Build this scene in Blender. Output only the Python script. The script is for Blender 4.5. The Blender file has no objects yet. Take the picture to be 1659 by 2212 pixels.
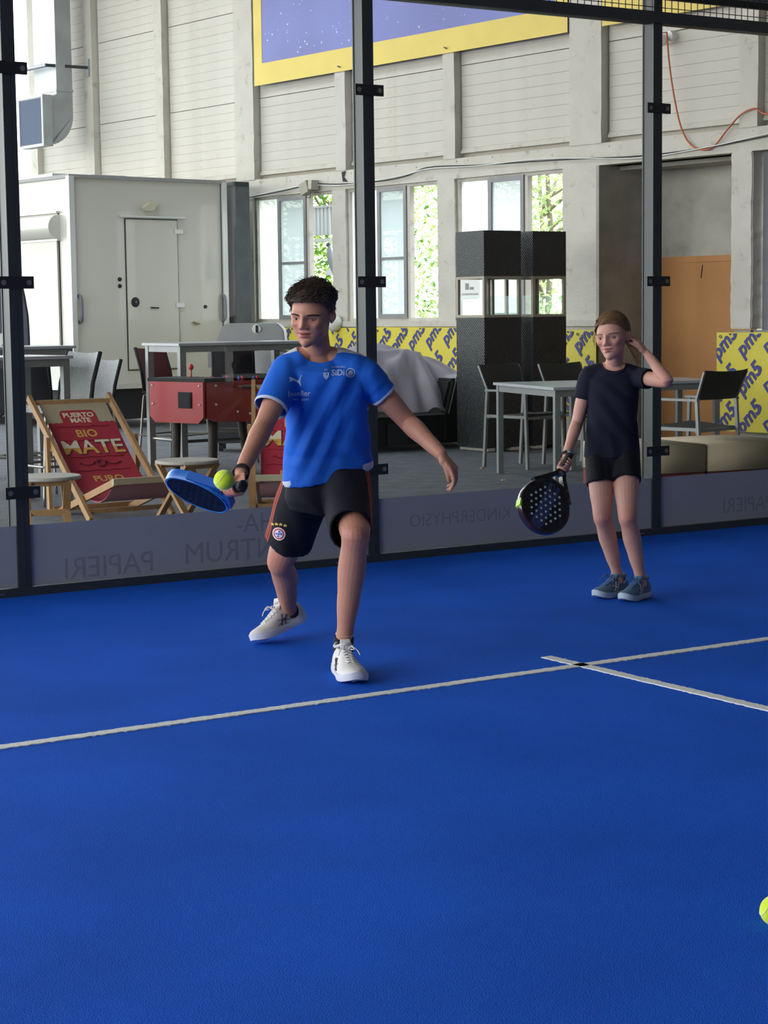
import bpy, bmesh, math, random
import numpy as np
from mathutils import Vector, Matrix, Euler, noise
PI = math.pi
R = math.radians
random.seed(7)
sc = bpy.context.scene
C = sc.collection

# ---------------------------------------------------------------- camera, light, exposure
cam_d = bpy.data.cameras.new('camera'); cam = bpy.data.objects.new('camera', cam_d); C.objects.link(cam)
cam_d.sensor_fit = 'VERTICAL'; cam_d.sensor_height = 36.0; cam_d.lens = 4106.0*36.0/2212.0
cam_d.clip_end = 300
yaw, pitch, roll = 0.57472589, 0.10492670, -0.01218336
_f = Vector((math.sin(yaw)*math.cos(pitch), math.cos(yaw)*math.cos(pitch), -math.sin(pitch)))
_r = Vector((math.cos(yaw), -math.sin(yaw), 0)); _u = _r.cross(_f)
_r, _u = _r*math.cos(roll)+_u*math.sin(roll), _u*math.cos(roll)-_r*math.sin(roll)
cm = Matrix((( _r.x, _u.x, -_f.x), (_r.y, _u.y, -_f.y), (_r.z, _u.z, -_f.z))).to_4x4()
cm.translation = (-4.4797610, -8.5618464, 1.3410307)
cam.matrix_world = cm
sc.camera = cam

w = bpy.data.worlds.new('world'); sc.world = w; w.use_nodes = True
nt = w.node_tree; bg = nt.nodes['Background']
tc = nt.nodes.new('ShaderNodeTexCoord'); sep = nt.nodes.new('ShaderNodeSeparateXYZ')
rp = nt.nodes.new('ShaderNodeValToRGB')
nt.links.new(tc.outputs['Generated'], sep.inputs[0]); nt.links.new(sep.outputs['Z'], rp.inputs[0])
rp.color_ramp.elements[0].position = 0.0; rp.color_ramp.elements[0].color = (1.0, 0.985, 0.95, 1)
rp.color_ramp.elements[1].position = 0.7; rp.color_ramp.elements[1].color = (0.80, 0.89, 1.0, 1)
nt.links.new(rp.outputs[0], bg.inputs['Color'])
bg.inputs['Strength'].default_value = 2.6

sc.view_settings.view_transform = 'Standard'
sc.view_settings.look = 'None'
sc.view_settings.gamma = 1.0
sc.view_settings.use_curve_mapping = False
sc.view_settings.exposure = 1.12
sc.cycles.use_denoising = True
sc.cycles.max_bounces = 7
sc.cycles.diffuse_bounces = 4
sc.cycles.glossy_bounces = 3
sc.cycles.transmission_bounces = 6
sc.cycles.transparent_max_bounces = 24
sc.cycles.caustics_reflective = False
sc.cycles.caustics_refractive = False
sc.cycles.sample_clamp_indirect = 6.0

# ---------------------------------------------------------------- helpers
def srgb(h):
    h = h.lstrip('#'); v = [int(h[i:i+2], 16)/255 for i in (0, 2, 4)]
    return tuple((c/12.92 if c <= 0.04045 else ((c+0.055)/1.055)**2.4) for c in v) + (1.0,)

def mat(name, col, rough=0.6, metal=0.0, var=0.0, vscale=6.0, bump=0.0, bscale=60.0, stretch=None, col2=None,
        spec=0.5, sheen=0.0, coat=0.0, dirt=0.0, dcol='#6b6154', dscale=2.5):
    m = bpy.data.materials.new(name); m.use_nodes = True
    n = m.node_tree; b = n.nodes['Principled BSDF']
    c = srgb(col) if isinstance(col, str) else col
    b.inputs['Base Color'].default_value = c
    b.inputs['Roughness'].default_value = rough; b.inputs['Metallic'].default_value = metal
    b.inputs['Specular IOR Level'].default_value = spec
    if sheen: b.inputs['Sheen Weight'].default_value = sheen
    if coat: b.inputs['Coat Weight'].default_value = coat
    co = n.nodes.new('ShaderNodeTexCoord'); mp = n.nodes.new('ShaderNodeMapping')
    n.links.new(co.outputs['Object'], mp.inputs[0])
    if stretch: mp.inputs['Scale'].default_value = stretch
    out = None
    if var or col2:
        t = n.nodes.new('ShaderNodeTexNoise'); t.inputs['Scale'].default_value = vscale; t.inputs['Detail'].default_value = 6
        n.links.new(mp.outputs[0], t.inputs['Vector'])
        mx = n.nodes.new('ShaderNodeMix'); mx.data_type = 'RGBA'
        cc = srgb(col2) if col2 else tuple(x*(1-var) for x in c[:3])+(1,)
        mx.inputs[6].default_value = c; mx.inputs[7].default_value = cc
        cr = n.nodes.new('ShaderNodeMapRange'); cr.inputs[1].default_value = 0.35; cr.inputs[2].default_value = 0.68
        n.links.new(t.outputs[0], cr.inputs[0]); n.links.new(cr.outputs[0], mx.inputs[0])
        out = mx.outputs[2]
    if dirt:
        t = n.nodes.new('ShaderNodeTexNoise'); t.inputs['Scale'].default_value = dscale; t.inputs['Detail'].default_value = 12
        t.inputs['Roughness'].default_value = 0.7
        n.links.new(co.outputs['Object'], t.inputs['Vector'])
        cr = n.nodes.new('ShaderNodeMapRange'); cr.inputs[1].default_value = 0.56; cr.inputs[2].default_value = 0.78
        cr.inputs[4].default_value = dirt
        n.links.new(t.outputs[0], cr.inputs[0])
        mx = n.nodes.new('ShaderNodeMix'); mx.data_type = 'RGBA'
        mx.inputs[6].default_value = c; mx.inputs[7].default_value = srgb(dcol)
        if out: n.links.new(out, mx.inputs[6])
        n.links.new(cr.outputs[0], mx.inputs[0]); out = mx.outputs[2]
    if out: n.links.new(out, b.inputs['Base Color'])
    if bump:
        t = n.nodes.new('ShaderNodeTexNoise'); t.inputs['Scale'].default_value = bscale; t.inputs['Detail'].default_value = 4
        n.links.new(mp.outputs[0], t.inputs['Vector'])
        bp = n.nodes.new('ShaderNodeBump'); bp.inputs['Strength'].default_value = bump; bp.inputs['Distance'].default_value = 0.01
        n.links.new(t.outputs[0], bp.inputs['Height']); n.links.new(bp.outputs[0], b.inputs['Normal'])
    return m

def link(o, parent=None):
    C.objects.link(o)
    if parent: o.parent = parent
    return o
def obj(name, bm, m=None, parent=None, smooth=False, loc=None, rot=None, bevel=0.0):
    """link a bmesh as ONE mesh object"""
    me = bpy.data.meshes.new(name)
    if isinstance(bm, bpy.types.Mesh): me = bm
    else:
        if bevel:
            bmesh.ops.bevel(bm, geom=[e for e in bm.edges if len(e.link_faces) == 2 and e.calc_face_angle(0) > 0.6], offset=bevel, segments=2, affect='EDGES', clamp_overlap=True)
        bm.to_mesh(me); bm.free()
    o = bpy.data.objects.new(name, me)
    if m is not None:
        for mm in (m if isinstance(m, (list, tuple)) else [m]):
            me.materials.append(mm)
    if smooth:
        me.shade_smooth()
        if smooth == 'auto': me.set_sharp_from_angle(angle=R(38))
    if loc is not None: o.location = loc
    if rot is not None: o.rotation_euler = rot
    return link(o, parent)
def tag(o, label=None, cat=None, group=None, kind=None):
    if label: o['label'] = label
    if cat: o['category'] = cat
    if group: o['group'] = group
    if kind: o['kind'] = kind
    return o
def thing(name, label, cat, loc=(0, 0, 0), rz=0.0, group=None, rot=None):
    o = bpy.data.objects.new(name, None); o.empty_display_size = 0.1; C.objects.link(o)
    o.location = loc; o.rotation_euler = rot if rot else (0, 0, rz)
    return tag(o, label, cat, group)
def struct(name, bm, m, parent=None, **k):
    o = obj(name, bm, m, parent, **k)
    if not parent: o['kind'] = 'structure'
    return o
def dup(src, loc=None, rz=None, label=None):
    def cp(o, par):
        c = o.copy(); C.objects.link(c); c.parent = par
        for ch in [x for x in kids.get(o.name, [])]: cp(ch, c)
        return c
    kids = {}
    for x in C.objects:
        if x.parent: kids.setdefault(x.parent.name, []).append(x)
    r = cp(src, None)
    if loc is not None: r.location = loc
    if rz is not None: r.rotation_euler = (0, 0, rz)
    if label: r['label'] = label
    return r

def B(): return bmesh.new()
def box(bm, x0, x1, y0, y1, z0, z1, M=None, mi=0):
    vs = [bm.verts.new(Vector(p) if M is None else M @ Vector(p)) for p in
          ((x0,y0,z0),(x1,y0,z0),(x1,y1,z0),(x0,y1,z0),(x0,y0,z1),(x1,y0,z1),(x1,y1,z1),(x0,y1,z1))]
    for f in ((3,2,1,0),(4,5,6,7),(0,1,5,4),(1,2,6,5),(2,3,7,6),(3,0,4,7)):
        bm.faces.new([vs[i] for i in f]).material_index = mi
    return bm
def frame_from(a, b, up=Vector((0, 0, 1))):
    d = (b-a).normalized()
    if abs(d.dot(up)) > 0.98: up = Vector((1, 0, 0))
    s = d.cross(up).normalized(); t = s.cross(d).normalized()
    return s, t, d
def tube(bm, pts, rad, seg=10, cap=True, flat=1.0, mi=0, close=False):
    """tapered tube through points; rad number or list"""
    pts = [Vector(p) for p in pts]; n = len(pts)
    rads = rad if isinstance(rad, (list, tuple)) else [rad]*n
    rings = []; s = None
    for i, p in enumerate(pts):
        a = pts[max(i-1, 0)]; b = pts[min(i+1, n-1)]
        if close: a = pts[(i-1) % n]; b = pts[(i+1) % n]
        d = (b-a).normalized()
        if s is None: s, t, _ = frame_from(a, b)
        else:
            s = (s-d*s.dot(d)).normalized(); t = s.cross(d).normalized()
        rings.append([bm.verts.new(p+(s*math.cos(2*PI*k/seg)+t*math.sin(2*PI*k/seg)*flat)*rads[i]) for k in range(seg)])
    m = n if close else n-1
    for i in range(m):
        A, Bq = rings[i], rings[(i+1) % n]
        for k in range(seg):
            f = bm.faces.new((A[k], Bq[k], Bq[(k+1) % seg], A[(k+1) % seg])); f.material_index = mi
    if cap and not close:
        bm.faces.new(rings[0]).material_index = mi; bm.faces.new(list(reversed(rings[-1]))).material_index = mi
    return bm
def bar(bm, a, b, w, h, up=(0, 0, 1), mi=0):
    """rectangular bar from a to b, w across, h along up"""
    a = Vector(a); b = Vector(b); s, t, d = frame_from(a, b, Vector(up))
    vs = []
    for p in (a, b):
        for i, j in ((-1, -1), (1, -1), (1, 1), (-1, 1)): vs.append(bm.verts.new(p+s*(w/2*i)+t*(h/2*j)))
    for f in ((0,1,2,3),(7,6,5,4),(4,5,1,0),(5,6,2,1),(6,7,3,2),(7,4,0,3)):
        bm.faces.new([vs[i] for i in f]).material_index = mi
    return bm
def cyl(bm, a, b, r, seg=16, r2=None, mi=0): return tube(bm, [a, b], [r, r if r2 is None else r2], seg, mi=mi)
def lathe(bm, prof, M=None, seg=24, mi=0):
    """profile [(r,z)] about z"""
    rings = []
    for r, z in prof:
        if r < 1e-6: v = bm.verts.new(Vector((0, 0, z)) if M is None else M @ Vector((0, 0, z))); rings.append([v])
        else: rings.append([bm.verts.new((Vector((r*math.cos(2*PI*k/seg), r*math.sin(2*PI*k/seg), z))) if M is None else M @ Vector((r*math.cos(2*PI*k/seg), r*math.sin(2*PI*k/seg), z))) for k in range(seg)])
    for A, Bq in zip(rings, rings[1:]):
        for k in range(seg):
            q = [A[k % len(A)], A[(k+1) % len(A)], Bq[(k+1) % len(Bq)], Bq[k % len(Bq)]]
            u = []
            for v in q:
                if v not in u: u.append(v)
            if len(u) > 2:
                try: bm.faces.new(u).material_index = mi
                except ValueError: pass
    return bm
def prism(bm, poly, y0, y1, M=None, mi=0):
    """polygon in xz extruded along y"""
    A = [bm.verts.new(Vector((x, y0, z)) if M is None else M @ Vector((x, y0, z))) for x, z in poly]
    Bq = [bm.verts.new(Vector((x, y1, z)) if M is None else M @ Vector((x, y1, z))) for x, z in poly]
    n = len(poly)
    bm.faces.new(A).material_index = mi; bm.faces.new(list(reversed(Bq))).material_index = mi
    for i in range(n): bm.faces.new((A[i], Bq[i], Bq[(i+1) % n], A[(i+1) % n])).material_index = mi
    bmesh.ops.recalc_face_normals(bm, faces=bm.faces)
    return bm
def ball(bm, c, r, seg=16, sc3=(1, 1, 1), M=None):
    ico = bmesh.ops.create_uvsphere(bm, u_segments=seg, v_segments=max(6, seg//2), radius=1)
    S = Matrix.Translation(Vector(c)) @ (M or Matrix.Identity(4)) @ Matrix.Diagonal((r*sc3[0], r*sc3[1], r*sc3[2], 1))
    bmesh.ops.transform(bm, matrix=S, verts=ico['verts']); return bm
def text_bm(txt, size, depth=0.001, M=None, bm=None, align='CENTER', bold=0.0, space=1.0, aspect=1.0, shear=0.0):
    """real letters as mesh; lies in xz-plane facing -y"""
    cu = bpy.data.curves.new('t', 'FONT'); cu.body = txt; cu.size = size; cu.extrude = depth; cu.align_x = align; cu.align_y = 'CENTER'
    cu.offset = bold; cu.resolution_u = 3; cu.space_character = space; cu.shear = shear
    to = bpy.data.objects.new('t', cu); C.objects.link(to)
    me = bpy.data.meshes.new_from_object(to.evaluated_get(bpy.context.evaluated_depsgraph_get()))
    bpy.data.objects.remove(to); bpy.data.curves.remove(cu)
    b = bm or B()
    k = len(b.verts); b.from_mesh(me); b.verts.ensure_lookup_table()
    X = (M or Matrix.Identity(4)) @ Matrix.Rotation(PI/2, 4, 'X') @ Matrix.Diagonal((aspect, 1, 1, 1))
    for v in b.verts[k:]: v.co = X @ v.co
    bpy.data.meshes.remove(me)
    return b
def clip(bm, x0, x1, z0, z1):
    for co, no in (((x0,0,0),(-1,0,0)), ((x1,0,0),(1,0,0)), ((0,0,z0),(0,0,-1)), ((0,0,z1),(0,0,1))):
        bmesh.ops.bisect_plane(bm, geom=bm.verts[:]+bm.edges[:]+bm.faces[:], plane_co=co, plane_no=no, clear_outer=True)
    return bm
# ---------------------------------------------------------------- materials
M_turf = mat('turf', '#1b60d6', 0.92, spec=0.08, var=0.18, vscale=1.3)
def _turf():
    n = M_turf.node_tree; b = n.nodes['Principled BSDF']; co = n.nodes.new('ShaderNodeTexCoord')
    t = n.nodes.new('ShaderNodeTexNoise'); t.inputs['Scale'].default_value = 260; t.inputs['Detail'].default_value = 3
    t2 = n.nodes.new('ShaderNodeTexVoronoi'); t2.inputs['Scale'].default_value = 95
    n.links.new(co.outputs['Object'], t.inputs['Vector']); n.links.new(co.outputs['Object'], t2.inputs['Vector'])
    bp = n.nodes.new('ShaderNodeBump'); bp.inputs['Strength'].default_value = 0.55; bp.inputs['Distance'].default_value = 0.006
    n.links.new(t.outputs[0], bp.inputs['Height']); n.links.new(bp.outputs[0], b.inputs['Normal'])
    src = b.inputs['Base Color'].links[0].from_socket
    # fine pile speckle
    mr = n.nodes.new('ShaderNodeMapRange'); mr.inputs[1].default_value = 0.3; mr.inputs[2].default_value = 0.7
    mr.inputs[3].default_value = 0.72; mr.inputs[4].default_value = 1.15
    n.links.new(t.outputs[0], mr.inputs[0])
    mx = n.nodes.new('ShaderNodeMix'); mx.data_type = 'RGBA'; mx.blend_type = 'MULTIPLY'; mx.inputs[0].default_value = 1
    n.links.new(src, mx.inputs[6]); n.links.new(mr.outputs[0], mx.inputs[7])
    n.links.new(mx.outputs[2], b.inputs['Base Color'])
_turf()
M_line = mat('line_white', '#eceee8', 0.9, var=0.15, vscale=90, bump=0.5, bscale=220)
M_asph = mat('asphalt', '#6d7177', 0.72, var=0.35, vscale=5, bump=0.9, bscale=150, dirt=0.8, dcol='#a0a2a6', dscale=22)
M_plank = mat('painted_plank', '#cac5ba', 0.75, var=0.10, vscale=3, bump=0.12, bscale=40, dirt=0.6, dcol='#a8967a', dscale=2.2)
M_paint = mat('painted_concrete', '#c8c3b8', 0.8, var=0.10, vscale=4, bump=0.35, bscale=28, dirt=1.0, dcol='#8a8072', dscale=5.5)
M_seam = mat('joint', '#b5b0a3', 0.9)
M_conc = mat('bare_concrete', '#b3afa4', 0.88, var=0.4, vscale=1.6, bump=0.4, bscale=30, dirt=0.6, dcol='#5c5852', dscale=2.0)
M_ply = mat('plywood', '#b9814c', 0.7, var=0.25, vscale=1.4, stretch=(1.6, 1, 0.5), bump=0.1, bscale=30, dirt=0.5, dcol='#8b5c30', dscale=1.6)
M_steel = mat('court_steel', '#2b3236', 0.42, var=0.15, vscale=8, spec=0.5)
M_clamp = mat('clamp_black', '#15181b', 0.5)
M_bolt = mat('bolt_steel', '#7d8184', 0.35, metal=0.8)
M_grey = mat('grey_frame', '#8f8f90', 0.6, var=0.15, bump=0.1)
M_vinyl = mat('band_vinyl', '#a3a3ae', 0.65, var=0.05, vscale=3)
M_letter = mat('band_letter', '#85848d', 0.7)
M_yellow = mat('banner_yellow', '#dccb45', 0.6, var=0.06, vscale=3)
M_yedge = mat('banner_border', '#e3cb69', 0.65, var=0.08, vscale=3)
M_navy = mat('banner_navy', '#3a3f86', 0.6)
M_space = mat('banner_night', '#6b6ea8', 0.6, col2='#7c85c4', vscale=0.5, dirt=0.35, dcol='#6a5a7c', dscale=0.6)
M_star = mat('star_white', '#e8ecff', 0.6)
M_white = mat('white', '#e6e6e2', 0.5)
M_galv = mat('galvanised', '#a5aaae', 0.42, metal=0.55, var=0.2, vscale=2.5)
M_dark = mat('dark_gap', '#24262a', 0.8)

def glass(name, tint=(1, 1, 1, 1), gloss=0.06, rough=0.0, haze=0.0, hcol='#cdd6da'):
    m = bpy.data.materials.new(name); m.use_nodes = True; n = m.node_tree; n.nodes.clear()
    o = n.nodes.new('ShaderNodeOutputMaterial'); tr = n.nodes.new('ShaderNodeBsdfTransparent'); tr.inputs[0].default_value = tint
    gl = n.nodes.new('ShaderNodeBsdfGlossy'); gl.inputs['Roughness'].default_value = rough
    fr0 = n.nodes.new('ShaderNodeFresnel'); fr0.inputs[0].default_value = 1.45; ge = n.nodes.new('ShaderNodeNewGeometry')
    iv = n.nodes.new('ShaderNodeMath'); iv.operation = 'SUBTRACT'; iv.inputs[0].default_value = 1; n.links.new(ge.outputs['Backfacing'], iv.inputs[1])
    fr = n.nodes.new('ShaderNodeMath'); fr.operation = 'MULTIPLY'; n.links.new(fr0.outputs[0], fr.inputs[0]); n.links.new(iv.outputs[0], fr.inputs[1])
    mr = n.nodes.new('ShaderNodeMath'); mr.operation = 'MULTIPLY'; mr.inputs[1].default_value = gloss/0.05
    mx = n.nodes.new('ShaderNodeMixShader'); n.links.new(fr.outputs[0], mr.inputs[0]); n.links.new(mr.outputs[0], mx.inputs[0])
    n.links.new(gl.outputs[0], mx.inputs[2]); last = tr.outputs[0]
    if haze:
        df = n.nodes.new('ShaderNodeBsdfDiffuse'); df.inputs[0].default_value = srgb(hcol)
        tl = n.nodes.new('ShaderNodeBsdfTranslucent'); tl.inputs[0].default_value = srgb(hcol)
        m1 = n.nodes.new('ShaderNodeMixShader'); m1.inputs[0].default_value = 0.75
        n.links.new(df.outputs[0], m1.inputs[1]); n.links.new(tl.outputs[0], m1.inputs[2])
        m2 = n.nodes.new('ShaderNodeMixShader'); m2.inputs[0].default_value = haze
        n.links.new(last, m2.inputs[1]); n.links.new(m1.outputs[0], m2.inputs[2]); last = m2.outputs[0]
    n.links.new(last, mx.inputs[1]); n.links.new(mx.outputs[0], o.inputs[0]); return m
M_glass = glass('court_glass', (0.965, 0.98, 0.972, 1), 0.018)
M_gedge = mat('glass_edge', '#2c3a38', .4)
M_frost = glass('frosted_pane', (0.95, 1, 1, 1), 0.03, haze=0.93, hcol='#fbfffe')
M_sash = glass('dusty_pane', (0.75, 0.82, 0.84, 1), 0.05, haze=0.93, hcol='#b6c0c0')
M_lantern = glass('lantern_pane', (0.93, 0.97, 0.96, 1), 0.05)

# ---------------------------------------------------------------- floors, court
bm = B(); box(bm, -40, 60, -25, 70, -0.3, -0.006); struct('floor', bm, M_asph)
bm = B()
bmesh.ops.create_grid(bm, x_segments=1, y_segments=1, size=1)
for v in bm.verts: v.co = Vector((v.co.x*5.0, -10.0 + v.co.y*10.0, 0))
r_ = bmesh.ops.extrude_face_region(bm, geom=bm.faces[:])
for e in r_['geom']:
    if isinstance(e, bmesh.types.BMVert): e.co.z -= 0.012
bmesh.ops.recalc_face_normals(bm, faces=bm.faces)
court = tag(obj('court_turf', bm, M_turf), kind='structure')
def ragged_line(name, a, b, width, label):
    """painted line with pile-ragged edges"""
    a = Vector(a); b = Vector(b); d = (b-a); L = d.length; d.normalize(); s = Vector((-d.y, d.x, 0))
    n = int(L/0.012); bm = B(); prev = None
    rnd = random.Random(3)
    for i in range(n+1):
        p = a+d*(L*i/n); j1 = rnd.uniform(-.0035, .0035); j2 = rnd.uniform(-.0035, .0035)
        cur = (bm.verts.new(p+s*(width/2+j1)+Vector((0, 0, .0035))), bm.verts.new(p-s*(width/2+j2)+Vector((0, 0, .0035))),
               bm.verts.new(p+s*(width/2+j1)-Vector((0, 0, .003))), bm.verts.new(p-s*(width/2+j2)-Vector((0, 0, .003))))
        if prev:
            bm.faces.new((prev[0], prev[1], cur[1], cur[0])); bm.faces.new((prev[2], prev[0], cur[0], cur[2])); bm.faces.new((prev[1], prev[3], cur[3], cur[1]))
        prev = cur
    return tag(obj(name, bm, M_line), label, 'line')
ragged_line('service_line', (-5, -3.008, 0), (5, -3.008, 0), 0.05, 'white service line running parallel to the glass wall across the blue court')
ragged_line('centre_line', (0, -9.9, 0), (0, -2.79, 0), 0.05, 'white centre line crossing the service line and running off to the right')

# ---------------------------------------------------------------- steel frame of the glass wall
cf = thing('court_frame', 'dark steel posts and beam carrying the glass wall around the blue court', 'frame', (0, 0, 0))
for X in (-3, -1, 1, 3, 5):
    bm = B(); box(bm, X-.034, X+.034, -.010, 0.06, 0.0, .045); box(bm, X-.032, X+.032, 0.0, 0.095, 0.0, 4.0)
    box(bm, X-.036, X+.036, 0.088, 0.098, 0.04, 4.0)
    box(bm, X+.002, X+.005, -.0015, 0.0, 0.04, 2.98)
    po = obj('post', bm, M_steel, cf)
    for z in (.5, 1.5, 2.5):
        bm = B(); box(bm, X-.088, X+.088, -.012, -.003, z-.029, z+.029)
        cl = obj('clamp', bm, M_clamp, cf, bevel=0.002)
        for s in (-1, 1):
            bm = B(); cyl(bm, (X+s*.064, -.012, z), (X+s*.064, -.0165, z), .0085, 6); cyl(bm, (X+s*.064, -.012, z), (X+s*.064, -.0135, z), .013, 14)
            obj('bolt', bm, M_bolt, cl)
for i, X in enumerate((-3, -1, 1, 3)):
    bm = B(); box(bm, X+.034, X+1.966, -.012, .07, 0.0, .04); obj('base_rail', bm, M_steel, cf, bevel=0.003)
    bm = B(); box(bm, X-.25, X-.11, -.0135, -.012, .014, .02); obj('rail_plate', bm, M_bolt, cf)
bm = B(); box(bm, -4.9, 5.1, -.012, .078, 2.985, 3.05); obj('beam', bm, M_steel, cf, bevel=0.003)
bm = B(); box(bm, -4.9, 5.1, -.0, .07, 3.93, 4.0); obj('top_rail', bm, M_steel, cf, bevel=0.003)
bm = B()
for i in range(199):
    x = -4.85+i*.05; box(bm, x-.002, x+.002, -.006, -.002, 3.05, 3.95)
for j in range(18):
    z = 3.075+j*.05; box(bm, -4.87, 5.07, -.002, .002, z-.002, z+.002)
tag(obj('wire_mesh', bm, M_clamp, cf), kind='stuff')
bm = B(); box(bm, 3.06, 4.95, .01, .03, 3.125, 3.165); obj('mesh_frame', bm, M_clamp, cf)
bm = B(); box(bm, 3.08, 4.93, .03, .04, 3.165, 3.9); obj('screen_panel', bm, mat('screen_grey', '#8d8f95', 0.7), cf)
bm = B(); box(bm, 1.06, 2.95, .01, .03, 3.13, 3.17); obj('mesh_frame', bm, mat('rust_red', '#5a2a28', 0.7), cf)
names = {-3: 'leftmost clear glass court panel, cut off by the left edge', -1: 'clear glass court panel behind the boy, left of the middle post',
         1: 'clear glass court panel between the middle post and the right post', 3: 'rightmost clear glass court panel, right of the girl'}
for X in (-3, -1, 1, 3):
    bm = B(); box(bm, X+.034, X+1.966, 0.002, 0.012, .04, 2.985)
    bm.normal_update()
    for f in bm.faces:
        if abs(f.normal.y) < .5: f.material_index = 1
    g = tag(obj('glass_panel', bm, [M_glass, M_gedge]), names[X], 'glass')
    bm = B(); box(bm, X+.034, X+1.966, .0125, .0137, .042, .34)
    bd = obj('frosted_band', bm, M_vinyl, g); bd['label'] = 'grey vinyl band along the foot of the glass, its lettering mirrored'
    def band_text(t, x, z, size, bold=.004):
        b = text_bm(t, size, .0003, Matrix.Translation((X+x, .0121, z)) @ Matrix.Diagonal((-1, 1, 1, 1)), bold=bold)
        b.normal_update()
        for f in b.faces: f.normal_flip()
        obj('lettering', b, M_letter, bd)
    if X in (-1,):
        band_text('ZENTRUM', 1.22, .125, .155, 0); band_text('PAPIERI', .45, .105, .15, 0); band_text('REHA-', 1.36, .26, .14, 0)
    elif X == 3:
        band_text('ZENTRUM', 1.66, .125, .155, 0); band_text('PAPIERI', .75, .13, .13, -.001)
    elif X == 1:
        band_text('KINDERPHYSIO', .58, .20, .10, -.001)

# ---------------------------------------------------------------- hall wall on the right (local x to the right, y outdoors)
WM = Matrix.Translation((7.9, 6.5, 0)) @ Matrix.Rotation(R(-84), 4, 'Z')
def wobj(name, bm, m, parent=None, kind='structure', **k):
    o = obj(name, bm, m, parent, **k)
    if parent is None:
        o.matrix_world = WM
        if kind: o['kind'] = kind
    return o
def wthing(name, label, cat, x, y, z, group=None):
    o = thing(name, label, cat, group=group); o.matrix_world = WM @ Matrix.Translation((x, y, z)); return o
ZT = 7.6
# backing of the upper wall
bm = B(); box(bm, -11.7, 26, .135, .30, 2.78, ZT)
wr = wobj('wall_right', bm, M_seam)
# planks, each its own piece, in the bays the photograph shows
bays = [(-11.5, -10.1), (-9.86, -8.26), (-8.05, -6.4), (-5.98, -4.33), (-4.13, -2.38), (-2.19, -.42), (.05, 1.82), (2.04, 3.8)]
prot = {}
for bi, (x0, x1) in enumerate(bays):
    zt = 4.35 if bi in (3, 4, 5) else (6.1 if bi < 3 else 4.6)
    z = 3.11; k = 0
    while z < zt:
        h = .111
        me = prot.get(bi)
        if me is None:
            b = B(); box(b, x0, x1, .10, .136, .0, h-.0016); bmesh.ops.bevel(b, geom=[e for e in b.edges if abs(e.verts[0].co.z-e.verts[1].co.z) < 1e-6 and e.verts[0].co.y < .11 and e.verts[1].co.y < .11], offset=.0012, segments=1, affect='EDGES')
            me = bpy.data.meshes.new('plank'); b.to_mesh(me); b.free(); me.materials.append(M_plank); prot[bi] = me
        pl = bpy.data.objects.new('plank', me); link(pl, wr); pl.location = (0, random.uniform(-.0015, .002), z)
        z += h+(.007 if k % 10 == 7 else 0); k += 1
# moulding along the foot of each bay
for x0, x1 in bays:
    bm = B(); box(bm, x0, x1, .075, .135, 3.055, 3.085); box(bm, x0, x1, .09, .135, 3.085, 3.108); wobj('moulding', bm, M_paint, wr)
# pilasters
def rough_box(bm, x0, x1, y0, y1, z0, z1, n=26, amp=.006, seed=0):
    """box whose vertical front edges are chipped and uneven"""
    rnd = random.Random(seed); prev = None
    for i in range(n+1):
        z = z0+(z1-z0)*i/n
        a = rnd.uniform(-amp, amp)*(i not in (0, n)); c = rnd.uniform(-amp, amp)
        cur = [bm.verts.new((x0+a, y0, z)), bm.verts.new((x1+c, y0+abs(a)*.5, z)), bm.verts.new((x1, y1, z)), bm.verts.new((x0, y1, z))]
        if prev:
            for k in range(4): bm.faces.new((prev[k], prev[(k+1) % 4], cur[(k+1) % 4], cur[k]))
        else: bm.faces.new(list(reversed(cur)))
        prev = cur
    bm.faces.new(prev); bmesh.ops.recalc_face_normals(bm, faces=bm.faces)
k = 0
for x0, x1 in ((-11.7, -11.5), (-10.1, -9.88), (-8.26, -8.07), (-6.40, -6.0), (-4.33, -4.14), (-2.39, -2.2), (-.42, .03), (1.82, 2.04), (3.8, 4.02), (5.7, 6.1)):
    bm = B(); rough_box(bm, x0, x1, 0.0, .135, 3.0, ZT, seed=k); k += 1
    wobj('pilaster', bm, M_paint, wr)
# lintel beam and ledge
bm = B(); rough_box(bm, 0, 1, 0, 1, 0, 1, n=2)
bm.free(); bm = B(); box(bm, -6.75, 6.5, .0, .30, 2.78, 2.925)
lint = wobj('trim_1', bm, M_paint, bevel=.004)
bm = B(); box(bm, -6.75, 6.5, .012, .14, 2.925, 3.0); 
for i in range(50):
    x = -6.6+i*.26; s = random.uniform(.004, .012); ball(bm, (x+random.uniform(-.1, .1), .012, 2.93+random.uniform(-.005, .06)), s, 6)
wobj('ledge', bm, M_paint, lint)
# crack in the ledge
bm = B(); prism(bm, [(-4.22, 2.98), (-4.15, 2.99), (-4.18, 2.93), (-4.1, 2.86), (-4.2, 2.87)], -.004, .0); wobj('broken_patch', bm, M_dark, lint)
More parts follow.
